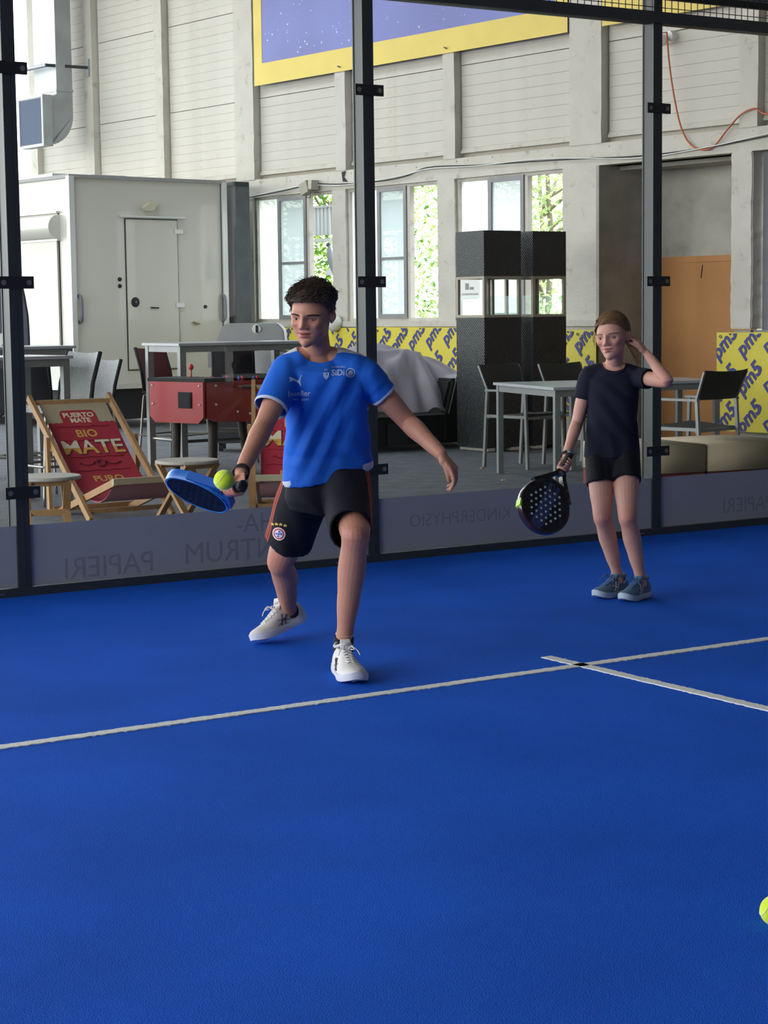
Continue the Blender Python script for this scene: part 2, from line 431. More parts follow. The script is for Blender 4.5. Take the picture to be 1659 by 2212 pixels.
# lower wall: low parapet, pillars between windows
bm = B(); box(bm, -6.75, -.04, .02, .30, 0.0, 1.17); box(bm, 1.76, 26, .04, .30, 0, 1.12)
lw = wobj('wall_right_lower', bm, M_conc)
bm = B(); box(bm, -6.75, .0, -.045, .28, 1.17, 1.235); wobj('sill', bm, M_paint, lw, bevel=.008)
for j, (x0, x1) in enumerate(((-6.75, -6.05), (-4.42, -4.16), (-2.5, -2.21), (-.52, -.04))):
    bm = B(); rough_box(bm, x0, x1, 0.0, .13, 1.235, 2.78, seed=30+j, amp=.004); wobj('pillar', bm, M_paint, lw)
bm = B(); rough_box(bm, -.52, -.04, 0.0, .13, 0.0, 1.235, seed=44, amp=.003); wobj('pillar', bm, M_paint, lw)
bm = B(); rough_box(bm, 1.74, 2.0, -.02, .3, 1.14, 2.78, seed=50, amp=.006); wobj('pillar', bm, M_paint, lw, bevel=.01)
bm = B()
for j, (x, z, w2, h2) in enumerate(((1.78, 1.03, .2, .1), (2.02, 1.05, .22, .08), (2.28, 1.02, .22, .1))):
    b2 = B(); box(b2, x, x+w2, -.005, .1, z, z+h2); wobj('stone', b2, M_conc, lw, bevel=.012)
bm.free()
bm = B(); box(bm, 2.03, 26, .10, .16, 1.12, 2.78); wobj('grey_infill_panel', bm, mat('grey_panel', '#85858b', 0.8, var=.1), lw)
# alcove with raw concrete and a sheet of plywood
bm = B(); box(bm, -.04, 0.0, .0, .78, 0, 2.78); box(bm, -.04, 1.8, .72, .84, 0, 2.78); box(bm, 1.74, 1.80, .3, .78, 0, 2.78); box(bm, -.04, 1.8, .30, .84, 2.74, 2.80)
wobj('wall_alcove', bm, M_conc)
ply = wthing('plywood_sheet', 'tall orange-brown plywood sheet standing in the concrete alcove behind the chairs', 'board', 0, 0, 0)
bm = B(); box(bm, .04, 1.72, .66, .685, 0.0, 1.86); obj('sheet', bm, M_ply, ply, bevel=.002)
bm = B(); box(bm, .55, 1.72, .65, .66, 1.80, 1.835); obj('batten', bm, M_ply, ply)
bm = B(); bar(bm, (.78, .655, 1.64), (.8, .655, 1.77), .008, .004); obj('slot', bm, M_dark, ply)
# windows
def window(n, x0, xa, xb, x1, z0=1.235, z1=2.78):
    f = B(); t = .035
    for (a, b_, c, d) in ((x0, x0+t, z0, z1), (x1-t, x1, z0, z1), (x0+t, x1-t, z1-t, z1), (x0+t, x1-t, z0, z0+t)): box(f, a, b_, .04, .10, c, d)
    wn = wobj('window_%d' % n, f, M_paint, bevel=.003)
    b = B(); box(b, xa-.022, xa+.022, .04, .10, z0+t, z1-t); wobj('mullion', b, M_grey, wn)
    b = B(); box(b, xb-.035, xb+.012, .035, .10, z0+t, z1-t); wobj('mullion', b, M_paint, wn)
    b = B(); b.faces.new([b.verts.new(p) for p in ((x0+t, .078, z0+t), (xa-.022, .078, z0+t), (xa-.022, .078, z1-t), (x0+t, .078, z1-t))]); o = wobj('pane', b, M_frost, wn); o['label'] = 'frosted white pane'
    # grey sash, slightly proud of the wall
    s = B(); w_ = .05; y0, y1 = .02, .06
    a, c = xa+.004, xb-.04
    box(s, a, a+w_, y0, y1, z0+.03, z1-.02); box(s, c-w_, c, y0, y1, z0+.03, z1-.02); box(s, a+w_, c-w_, y0, y1, z1-.02-w_, z1-.02); box(s, a+w_, c-w_, y0, y1, z0+.03, z0+.03+w_)
    sh = wobj('sash', s, M_grey, wn, bevel=.004)
    b = B(); box(b, a+w_, c-w_, y0+.01, y1-.006, z0+.70, z0+.73); wobj('glazing_bar', b, M_grey, sh)
    b = B(); b.faces.new([b.verts.new(p) for p in ((a+w_, .042, z0+.03+w_), (c-w_, .042, z0+.03+w_), (c-w_, .042, z1-.02-w_), (a+w_, .042, z1-.02-w_))]); wobj('pane', b, M_sash, sh)
    return wn
window(1, -6.05, -5.56, -4.93, -4.42)
window(2, -4.16, -3.60, -3.03, -2.50)
window(3, -2.21, -1.69, -1.09, -.52)
# hidden shell, put in to steer the light: roof over the hall, gable behind the viewer
bm = B(); box(bm, -16, 27, -3.6, .30, ZT, ZT+.25); box(bm, -16, 27, -20, -6.4, ZT, ZT+.25); box(bm, -1, 27, -6.4, -3.6, ZT, ZT+.25); wobj('ceiling', bm, mat('roof_boards', '#b9b6ab', 0.85, var=.1))  # unseen roof; open strip at the far left shaped to let light in

bm = B(); box(bm, 27, 27.2, -20, .3, -.006, ZT); wobj('wall_back', bm, M_paint)
bm = B(); box(bm, 11.6, 27, -20.2, -20, -.006, ZT); wobj('wall_left_blocker', bm, M_paint)  # unseen wall added to cut the light on the near court
# ---------------------------------------------------------------- banners on the hall wall
def wprint(th, rects, m, name, y=0.0, parent=None):
    for (x0, x1, z0, z1) in rects:
        b = B(); box(b, x0, x1, y-.004, y, z0, z1); obj(name, b, m, th)
big = wthing('night_sky_banner', 'large banner of a violet starry sky inside a yellow border, high on the hall wall', 'banner', 0, 0, 0)
bm = B(); box(bm, -5.92, -.43, -.012, -.008, 4.14, 6.9); obj('sheet', bm, M_space, big)
bm = B(); bd = [(-5.94, -5.77, 4.14, 6.92), (-.60, -.43, 4.14, 6.92), (-5.77, -.60, 4.14, 4.40)]
for (x0, x1, z0, z1) in bd: box(bm, x0, x1, -.016, -.010, z0, z1)
obj('border', bm, M_yedge, big)
bm = B(); rnd = random.Random(5)
for i in range(420):
    x = rnd.uniform(-5.7, -.65); z = rnd.uniform(4.45, 6.8); s = rnd.choice((.005, .006, .008, .011, .017))
    vs = [bm.verts.new((x+s*math.cos(a*PI/4)*(1 if a % 2 == 0 else .35), -.0135, z+s*math.sin(a*PI/4)*(1 if a % 2 == 0 else .35))) for a in range(8)]; bm.faces.new(vs)
tag(obj('star', bm, M_star, big), kind='stuff')
for x in (-4.2, -2.3):
    b = B(); cyl(b, (x, -.02, 4.19), (x, -.06, 4.20), .009, 8); obj('hook', b, M_bolt, big)
b2_ = wthing('yellow_banner', 'second yellow bordered banner high on the wall, mostly hidden by the court beam', 'banner', 0, 0, 0)
bm = B(); box(bm, .12, 4.6, -.012, -.008, 4.40, 6.9); obj('sheet', bm, M_space, b2_)
bm = B(); box(bm, .06, 4.7, -.016, -.010, 4.14, 4.40); box(bm, .06, .24, -.016, -.010, 4.40, 6.9); obj('border', bm, M_yedge, b2_)

def pm_banner(label, x0, x1, z0, z1, y, sx=.30, sz=.36, ph=0.0, size=.195):
    th = wthing('sponsor_banner', label, 'banner', 0, 0, 0, 'yellow banners along the low wall')
    b = B(); n = max(2, int((x1-x0)/.25)); prev = None; rnd = random.Random(int(x0*10))
    for i in range(n+1):
        x = x0+(x1-x0)*i/n; yy = y-.004+rnd.uniform(-.004, .004); dz = rnd.uniform(-.006, .004)
        cur = [b.verts.new((x, yy, z0)), b.verts.new((x, yy, z1+dz)), b.verts.new((x, y+.004, z1+dz)), b.verts.new((x, y+.004, z0))]
        if prev:
            for k in range(4): b.faces.new((prev[k], cur[k], cur[(k+1) % 4], prev[(k+1) % 4]))
        prev = cur
    bmesh.ops.recalc_face_normals(b, faces=b.faces)
    obj('sheet', b, M_yellow, th)
    txt = B(); T0 = text_bm('pm5', size, .0006, Matrix.Rotation(-R(46), 4, 'Y'), bold=.006, shear=.12)
    me = bpy.data.meshes.new('t'); T0.to_mesh(me); T0.free()
    ic = B(); 
    for k in range(20):
        a0, a1 = 2*PI*k/20, 2*PI*(k+1)/20
        q = [ic.verts.new((r*math.cos(a)*.85, 0, r*math.sin(a))) for r, a in ((.030, a0), (.030, a1), (.023, a1), (.023, a0))]; ic.faces.new(q)
    q = [ic.verts.new((.012*math.cos(a)*.8, 0, .017*math.sin(a))) for a in [2*PI*k/12 for k in range(12)]]; ic.faces.new(q)
    mi = bpy.data.meshes.new('i'); ic.to_mesh(mi); ic.free()
    for i in range(-1, int((x1-x0)/sx)+2):
        for j in range(-1, int((z1-z0)/sz)+2):
            px = x0+i*sx+ph+(j % 2)*.0; pz = z1-.10-j*sz+(i*.03)
            for mm, dx, dz in ((me, 0, 0), (mi, -.175, .06)):
                k = len(txt.verts); txt.from_mesh(mm); txt.verts.ensure_lookup_table()
                for v in txt.verts[k:]: v.co = v.co+Vector((px+dx, y-.0096, pz+dz))
    clip(txt, x0+.004, x1-.004, z0+.004, z1-.01)
    obj('lettering', txt, M_navy, th)
    for x in (x0+.05, x1-.05, (x0+x1)/2):
        b = B(); tube(b, [(x+.012*math.cos(a*PI/5), y-.011, z1-.04+.012*math.sin(a*PI/5)) for a in range(10)], .004, 6, close=True); obj('eyelet', b, M_bolt, th)
    return th
pm_banner('long yellow banner printed pm5 under the windows, behind the covered table', -6.42, -.60, .22, 1.165, -.05)
pm_banner('short yellow pm5 banner on the pillar right of the black wicker column', -.50, .02, .22, 1.13, -.06, ph=.05)
pm_banner('yellow pm5 banner at the right edge behind the dark chair', 1.62, 4.6, .18, 1.11, -.06, ph=.1)

# ---------------------------------------------------------------- things on the wall
du = wthing('air_duct', 'grey galvanised air duct dropping down the wall to a square dark outlet', 'duct', -10.0, 0, 0)
bm = B(); box(bm, -.62, .0, -.50, -.25, 4.45, ZT); obj('shaft', bm, M_galv, du, bevel=.006)
prof = [(-.50, 4.45), (-.25, 4.45)] + [(-.25-.40*(1-math.cos(a)), 4.12-.42*math.sin(a)) for a in [k*PI/2/8 for k in range(9)]]
prof += [(-.60, 3.70), (-.60, 4.36), (-.54, 4.37), (-.505, 4.40)]
bm = B()
A_ = [bm.verts.new((-.62, y, z)) for y, z in prof]; B_ = [bm.verts.new((0, y, z)) for y, z in prof]
bm.faces.new(A_); bm.faces.new(list(reversed(B_)))
for i in range(len(prof)): bm.faces.new((A_[i], B_[i], B_[(i+1) % len(prof)], A_[(i+1) % len(prof)]))
bmesh.ops.recalc_face_normals(bm, faces=bm.faces); obj('elbow', bm, M_galv, du)
bm = B(); box(bm, -.66, .04, -.74, -.60, 3.68, 4.38); el = obj('collar', bm, M_galv, du, bevel=.004)
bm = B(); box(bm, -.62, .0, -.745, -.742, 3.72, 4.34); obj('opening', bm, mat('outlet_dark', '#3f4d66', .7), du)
bm = B()
for (a, b, c, d) in ((-.66, -.63, 3.68, 4.38), (.01, .04, 3.68, 4.38), (-.63, .01, 4.35, 4.38), (-.63, .01, 3.68, 3.71)): box(bm, a, b, -.755, -.742, c, d)
obj('rim', bm, M_white, du)
bm = B(); box(bm, -.63, .01, -.51, -.24, 4.44, 4.47); obj('flange', bm, M_galv, du)
br = wthing('pipe_bracket', 'thin galvanised pipe bracket bolted to the pilaster right of the duct', 'bracket', 0, 0, 0)
bm = B(); cyl(bm, (-11.6, -.62, 4.79), (-10.05, -.62, 4.79), .028, 12); obj('pipe', bm, M_galv, br, smooth='auto')
bm = B(); bar(bm, (-10.05, -.62, 4.79), (-9.97, -.02, 4.79), .03, .04); obj('arm', bm, M_steel, br)
bm = B(); box(bm, -10.0, -9.94, -.02, -.004, 4.67, 4.91); obj('plate', bm, M_galv, br)

lamp = wthing('wall_lamp', 'round white wall lamp, lit, above the hanging orange cable', 'lamp', .89, .0, 3.93)
bm = B(); lathe(bm, [(0, .10), (.045, .10), (.05, .09), (.05, 0.0), (0, 0)], Matrix.Translation((.03, .12, .02)) @ Matrix.Rotation(R(90), 4, 'X')); obj('housing', bm, M_white, lamp, smooth='auto')
bm = B(); lathe(bm, [(0, 0), (.046, 0.0), (.06, .05), (.055, .07), (0, .07)], Matrix.Translation((0, .02, -.015)) @ Matrix.Rotation(R(-35), 4, 'Z') @ Matrix.Rotation(R(96), 4, 'X')); obj('head', bm, M_white, lamp, smooth='auto')
m = bpy.data.materials.new('lamp_glow'); m.use_nodes = True; pb = m.node_tree.nodes['Principled BSDF']
pb.inputs['Emission Color'].default_value = (.9, .97, 1, 1); pb.inputs['Emission Strength'].default_value = 5
bm = B(); lathe(bm, [(0.012, .0), (.05, 0.0), (.05, .006), (.012, .006)], Matrix.Translation((0, .02, -.015)) @ Matrix.Rotation(R(-35), 4, 'Z') @ Matrix.Rotation(R(96), 4, 'X') @ Matrix.Translation((0, 0, .071))); obj('lens', bm, m, lamp)
M_orange = mat('orange_cable', '#c0603a', 0.5)
pts = [(.80, -.02, 3.98), (.83, -.02, 3.7), (.90, -.02, 3.35), (.99, -.02, 3.06), (1.12, -.03, 2.89), (1.28, -.03, 2.83), (1.42, -.03, 2.86), (1.58, -.03, 3.0), (1.74, -.03, 3.12), (1.9, -.02, 3.16), (2.1, -.02, 3.1), (2.5, -.02, 3.02), (3.2, -.02, 2.98)]
def smooth_path(pts, n=6):
    P = [Vector(p) for p in pts]; out = []
    for i in range(len(P)-1):
        p0, p1, p2, p3 = P[max(i-1, 0)], P[i], P[i+1], P[min(i+2, len(P)-1)]
        for k in range(n):
            t = k/n; out.append(.5*((2*p1)+(p2-p0)*t+(2*p0-5*p1+4*p2-p3)*t*t+(3*p1-p0-3*p2+p3)*t**3))
    out.append(P[-1]); return out
pts = [(x+.13 if x < 2 else x+.05, y, z) for x, y, z in pts]
bm = B(); tube(bm, smooth_path(pts), .0085, 8); oc = wobj('power_cable', bm, M_orange, kind=None, smooth=True); tag(oc, 'orange cable hanging in a loop from the round wall lamp', 'cable')
pts = [(-6.9, -.03, 2.86), (-6.5, -.03, 2.80), (-6.1, -.03, 2.785), (-5.3, -.03, 2.83), (-4.75, -.05, 2.87), (-4.2, -.03, 2.84), (-3.5, -.03, 2.83), (-3.0, -.03, 2.86), (-2.6, -.03, 2.93), (-1.8, -.03, 2.90), (-.9, -.03, 2.88), (-.2, -.03, 2.86), (.6, -.03, 2.83), (1.5, -.03, 2.85), (2.6, -.03, 2.93), (4, -.03, 2.99)]
bm = B(); tube(bm, smooth_path(pts), .007, 6); oc = wobj('black_wire', bm, M_clamp, kind=None, smooth=True); tag(oc, 'thin dark wire strung along the lintel above the windows', 'wire')
bm = B(); tube(bm, smooth_path([(p[0], p[1]-.01, p[2]-.02*math.sin(i*1.7)) for i, p in enumerate(pts)]), .005, 6); oc = wobj('white_wire', bm, M_white, kind=None, smooth=True); tag(oc, 'thin pale wire running with the dark wire above the windows', 'wire')
fl = wthing('flood_light', 'small beige lamp housing hanging tilted under the lintel above the left window', 'lamp', -4.72, -.06, 2.86)
bm = B(); box(bm, -.13, .02, -.10, .0, -.09, .05, Matrix.Rotation(R(-18), 4, 'Y')); obj('housing', bm, mat('old_beige', '#a79f8e', .7, dirt=.4), fl, bevel=.012)
bm = B(); box(bm, .03, .10, -.09, .02, -.05, .06, Matrix.Rotation(R(6), 4, 'Y')); obj('gear_box', bm, mat('old_grey', '#b4b1a6', .7), fl, bevel=.008)
bm = B(); tube(bm, [(-.06, -.05, -.08), (-.05, -.05, -.15), (.02, -.05, -.15), (.03, -.05, -.07)], .005, 6); obj('bail', bm, M_clamp, fl)
bd_ = wthing('bird_decoy', 'grey plastic bird decoy hanging by strings in the open left window', 'decoy', -4.62, .12, 1.98)
bm = B(); tube(bm, [(-.02, 0, .16), (-.015, 0, .11), (.0, 0, .04), (.03, 0, -.06), (.06, 0, -.15), (.075, 0, -.22)], [.012, .032, .045, .042, .025, .014], 10); obj('body', bm, mat('decoy_grey', '#8c9299', .6), bd_, smooth=True)
bm = B(); ball(bm, (-.035, 0, .17), .03, 10); tube(bm, [(-.05, 0, .165), (-.085, 0, .155)], [.01, .002], 6); obj('head', bm, mat('decoy_dark', '#4a525c', .6), bd_, smooth=True)
bm = B(); prism(bm, [(.0, -.1), (-.12, -.16), (-.10, -.18), (.03, -.2)], -.008, .008); obj('wing', bm, M_white, bd_)
for dx in (-.01, .02, .05):
    bm = B(); tube(bm, [(dx, 0, .08), (dx*.4, 0, .3), (0.0, 0, .76)], .0025, 5); obj('string', bm, M_white, bd_)
gl = wthing('white_globe', 'round white globe on the window sill, half hidden behind the boy\'s head', 'globe', -4.28, -.10, 1.235)
bm = B(); ball(bm, (0, 0, .0), .098, 24); bmesh.ops.transform(bm, matrix=Matrix.Translation((0, 0, -.02)), verts=bm.verts); obj('sphere', bm, mat('globe_white', '#dcdcd8', .4), gl, smooth=True)
bm = B(); cyl(bm, (0, 0, -.12), (0, 0, -.09), .04, 16); obj('foot', bm, M_grey, gl)

# steel stanchions beside the trailer
st = wthing('steel_stanchion', 'dark grey steel column standing between the white trailer and the windows', 'column', -5.98, -.36, 0)
bm = B(); box(bm, -.235, -.03, -.11, .11, 0, 2.93); obj('shaft', bm, mat('stanchion_blue', '#3d4249', .6, var=.2), st)
bm = B(); box(bm, -.02, .19, -.09, .13, 0, 2.93); obj('shaft', bm, mat('stanchion_grey', '#62676a', .6, var=.2, dirt=.4), st)
bm = B(); box(bm, -.25, .2, -.12, .12, 2.90, 2.95); obj('head_plate', bm, M_steel, st)

# ---------------------------------------------------------------- outdoors behind the windows
def foliage(name, label, cx, cy, h, r, n, cols, seed, z0=.6, leaf=.055):
    t = wthing(name, label, 'tree', cx, cy, 0)
    rnd = random.Random(seed)
    bm = B(); tube(bm, [(0, 0, 0), (.1, .05, h*.4), (-.05, 0, h*.8)], [.06, .04, .015], 8)
    for k in range(14):
        a = rnd.uniform(0, 6.28); z = rnd.uniform(.25, .8)*h; tube(bm, [(0, 0, z), (.5*r*math.cos(a), .5*r*math.sin(a), z+.3*r), (.95*r*math.cos(a+.3), .9*r*math.sin(a+.3), z+.5*r)], [.03, .02, .006], 5)
    obj('trunk', bm, mat('bark', '#8d8573', .9), t)
    for ci, col in enumerate(cols):
        bm = B()
        for k in range(n//len(cols)):
            a = rnd.uniform(0, 6.28); q = r*math.sqrt(rnd.random()); z = rnd.uniform(z0, h)
            cl = noise.noise(Vector((q*math.cos(a)*1.1, q*math.sin(a)*1.1, z*1.1))+Vector((seed, 0, 0)))
            if cl < -.12: continue
            p = Vector((q*math.cos(a), q*math.sin(a), z))
            M = Matrix.Translation(p) @ Euler((rnd.uniform(-.9, .9), rnd.uniform(-.9, .9), rnd.uniform(0, 6.28))).to_matrix().to_4x4()
            s = leaf*rnd.uniform(.6, 1.4)
            vs = [bm.verts.new(M @ Vector(v)) for v in ((-s, 0, 0), (-.2*s, -.42*s, .1*s), (s, 0, 0), (-.2*s, .42*s, .1*s))]; bm.faces.new(vs)
        m = bpy.data.materials.new('leaf'); m.use_nodes = True; nn = m.node_tree; nn.nodes.clear()
        o_ = nn.nodes.new('ShaderNodeOutputMaterial'); d_ = nn.nodes.new('ShaderNodeBsdfDiffuse'); t_ = nn.nodes.new('ShaderNodeBsdfTranslucent'); x_ = nn.nodes.new('ShaderNodeMixShader')
        d_.inputs[0].default_value = srgb(col); t_.inputs[0].default_value = srgb(col); nn.links.new(d_.outputs[0], x_.inputs[1]); nn.links.new(t_.outputs[0], x_.inputs[2]); nn.links.new(x_.outputs[0], o_.inputs[0])
        o = tag(obj('leaves', bm, m, t), kind='stuff')
    return t
foliage('tree', 'leafy green tree outdoors behind the left window', -9.9, 4.2, 5.2, 1.6, 15000, ('#5f9040', '#9cc050', '#cfdc84'), 3, .7)
foliage('tree', 'glare-paled green tree outdoors behind the middle window', -8.9, 7.6, 6.2, 1.9, 9000, ('#a6c47c', '#c8da96', '#e4edbc'), 8, 1.2)  # leaf greens paled to carry the blown-out daylight
foliage('tree', 'glare-paled green tree outdoors behind the right window above the wicker column', -5.6, 4.6, 5.8, 1.9, 12000, ('#a6c47c', '#c8da96', '#e4edbc'), 12, 1.0)  # same daylight glare put into these leaf colours
aw = wthing('metal_awning', 'pale corrugated metal awning outdoors seen through the open left window', 'awning', -7.6, 2.4, 0)
bm = B(); n = 60
for i in range(n):
    x = -1.0+i*2.6/n; box(bm, x, x+.03, -.01 if i % 2 else .0, .03, 2.42, 2.80)
obj('fascia', bm, mat('awning_white', '#c3c8cf', .6), aw)
bm = B(); box(bm, -1.0, 1.6, -.02, .05, 2.80, 2.83); box(bm, -1, 1.6, -.03, .06, 2.33, 2.37); obj('rail', bm, M_galv, aw)
for x in (-.9, .55, 1.5):
    bm = B(); cyl(bm, (x, .02, 0), (x, .02, 2.4), .03, 8); obj('post', bm, M_galv, aw)

# ---------------------------------------------------------------- catering trailer
M_tr = mat('trailer_panel', '#cdcbc0', 0.35, var=.04, vscale=1, coat=.2, dirt=.15, dcol='#b9b6a8', dscale=1.2)
M_trim = mat('trailer_trim', '#c8cac9', .3, metal=.3)
tr = thing('catering_trailer', 'white box trailer with a flush door and closed serving hatch, left background', 'trailer', (4.57, 11.98, 0), rz=R(7.5))
bm = B(); box(bm, 0.0, 2.16, .0, 5.2, .52, 2.93); obj('body', bm, M_tr, tr, bevel=.01)
bm = B(); box(bm, -.03, 2.19, -.03, 5.23, 2.92, 2.96); obj('roof', bm, mat('roof_grey', '#9a9a98', .6), tr)
for x in (0.0, 2.16):
    bm = B(); box(bm, x-.035, x+.035, -.035, .035, .5, 2.94); obj('corner_trim', bm, M_trim, tr, bevel=.012)
    bm = B(); box(bm, x+.036*(1 if x == 0 else -1)-.004, x+.036*(1 if x == 0 else -1)+.004, -.008, .0, .5, 2.94); obj('seam', bm, M_dark, tr)
bm = B(); box(bm, -.03, 2.19, -.02, 5.2, .47, .53); obj('sill_rail', bm, M_trim, tr)
dr = B(); box(dr, .74, 1.46, -.02, .0, .70, 2.46); dr = obj('door', dr, M_tr, tr, bevel=.006)
bm = B()
for (a, b_, c, d) in ((.725, .735, .68, 2.475), (1.465, 1.475, .68, 2.475), (.735, 1.465, 2.465, 2.475), (.735, 1.465, .68, .69)): box(bm, a, b_, -.006, .0, c, d)
obj('door_gap', bm, M_dark, tr)
for z in (.88, 1.45, 2.33):
    bm = B(); box(bm, 1.42, 1.54, -.032, -.0, z-.025, z+.025); obj('hinge', bm, M_trim, dr, bevel=.004)
bm = B(); lathe(bm, [(0, .01), (.052, .008), (.06, 0)], Matrix.Translation((.84, -.02, 1.49)) @ Matrix.Rotation(R(90), 4, 'X')); obj('lock', bm, M_dark, dr, smooth='auto')
bm = B(); lathe(bm, [(0, .018), (.012, .016), (.012, 0)], Matrix.Translation((.84, -.02, 1.49)) @ Matrix.Rotation(R(90), 4, 'X')); obj('lock_barrel', bm, M_bolt, dr)
bm = B(); bar(bm, (1.05, -.035, 1.425), (1.16, -.035, 1.42), .014, .016); obj('door_handle', bm, M_dark, dr)
bm = B(); box(bm, .65, 1.57, -.045, .0, 2.485, 2.505); obj('rain_rail', bm, M_trim, tr)
for z in (1.68, 1.76):
    bm = B(); lathe(bm, [(0, .02), (.02, .018), (.026, 0)], Matrix.Translation((.64, 0, z)) @ Matrix.Rotation(R(90), 4, 'X')); obj('socket', bm, M_dark, tr)
bm = B(); lathe(bm, [(0, .02), (.02, .018), (.022, 0)], Matrix.Translation((1.86, 0, 1.43)) @ Matrix.Rotation(R(90), 4, 'X')); obj('knob', bm, M_dark, tr)
bm = B(); bar(bm, (1.67, -.02, 1.245), (1.76, -.02, 1.22), .03, .015); obj('latch', bm, mat('brass', '#9c7b50', .5), tr)
bm = B(); prism(bm, [(.96, 2.60), (.99, 2.56), (1.10, 2.57), (1.17, 2.66), (1.05, 2.66)], -.07, .0); obj('outdoor_light', bm, mat('lamp_cream', '#c9c2a8', .4), tr)
for x in (.075, 2.12):
    bm = B(); tube(bm, smooth_path([(x, 0, 1.26), (x, -.05, 1.29), (x, -.06, 1.4), (x, -.05, 1.54), (x, 0, 1.57)]), .022, 8); obj('grab_handle', bm, mat('handle_grey', '#6d7178', .5), tr, smooth=True)
# hatch side
bm = B(); box(bm, -.03, .0, .28, 3.2, .95, 2.22); obj('serving_hatch', bm, M_tr, tr, bevel=.01)
bm = B()
for (a, b_, c, d) in ((.26, .272, .92, 2.55), (.272, 3.2, .92, .932)): box(bm, -.01, .0, a, b_, c, d)
obj('hatch_gap', bm, M_dark, tr)
bm = B(); tube(bm, [(-.02, .24, 2.37), (-.02, 3.2, 2.37)], .14, 24); obj('awning_roll', bm, M_tr, tr, smooth='auto')
for z in (2.22, 2.54):
    bm = B(); box(bm, -.05, .0, .24, 3.2, z-.012, z+.012); obj('hatch_rail', bm, M_trim, tr)
for i, (x, y, w_, h_) in enumerate(((.25, .8, .55, .07), (.6, .5, .5, .05), (1.35, 1.2, .6, .09))):
    bm = B(); box(bm, x, x+w_, y, y+.5, 2.96, 2.96+h_); obj('roof_vent', bm, M_trim, tr, bevel=.03)
for x in (.15, 1.95):
    bm = B(); lathe(bm, [(.0, -.1), (.2, -.1), (.30, -.08), (.33, -.03), (.33, .03), (.30, .08), (.2, .1), (0, .1)], Matrix.Translation((x, 2.6, .33)) @ Matrix.Rotation(R(90), 4, 'Y')); obj('wheel', bm, M_dark, tr, smooth='auto')
for x, y in ((.25, .3), (1.9, .3), (.25, 4.8), (1.9, 4.8)):
    bm = B(); box(bm, x-.04, x+.04, y-.04, y+.04, .04, .5); box(bm, x-.15, x+.15, y-.15, y+.15, 0, .04); obj('stabiliser', bm, M_dark, tr)
bm = B(); box(bm, .1, 2.05, .12, 4.9, .10, .5); obj('chassis_shade', bm, M_dark, tr)  # dark block deepened to stand in for shade under the trailer

# beach flag
fg = thing('beach_flag', 'dark violet feather flag with pale lettering behind the left court post', 'flag', (2.62, 8.62, 0), rz=R(-33))
pts = [(0, 0, 0), (0, 0, 1.4), (-.01, 0, 1.7), (-.06, 0, 1.95), (-.16, 0, 2.12), (-.3, 0, 2.18)]
pts = [(0, 0, 0), (0, 0, 1.15), (-.02, 0, 1.45), (-.07, 0, 1.7), (-.16, 0, 1.87), (-.28, 0, 1.93)]
bm = B(); tube(bm, smooth_path(pts), .011, 8); obj('pole', bm, M_dark, fg, smooth=True)
bm = B(); prism(bm, [(0, .55)]+[(0, 1.15), (-.02, 1.45), (-.07, 1.7), (-.16, 1.87), (-.28, 1.93)]+[(-.36, 1.8), (-.40, 1.5), (-.42, 1.0), (-.42, .55)], -.003, .003); obj('sail', bm, mat('flag_violet', '#5b566c', .8), fg)
bm = text_bm('2', .42, .001, Matrix.Translation((-.17, -.006, 1.02)) @ Matrix.Rotation(R(-20), 4, 'Y'), bold=.02); obj('lettering', bm, M_white, fg)
bm = B(); prism(bm, [(-.40, 1.52), (-.33, 1.58), (-.30, 1.5), (-.36, 1.44)], -.0065, -.004); obj('lettering', bm, M_yedge, fg)
bm = B(); box(bm, -.25, .25, -.25, .25, 0, .03); obj('foot', bm, M_dark, fg)
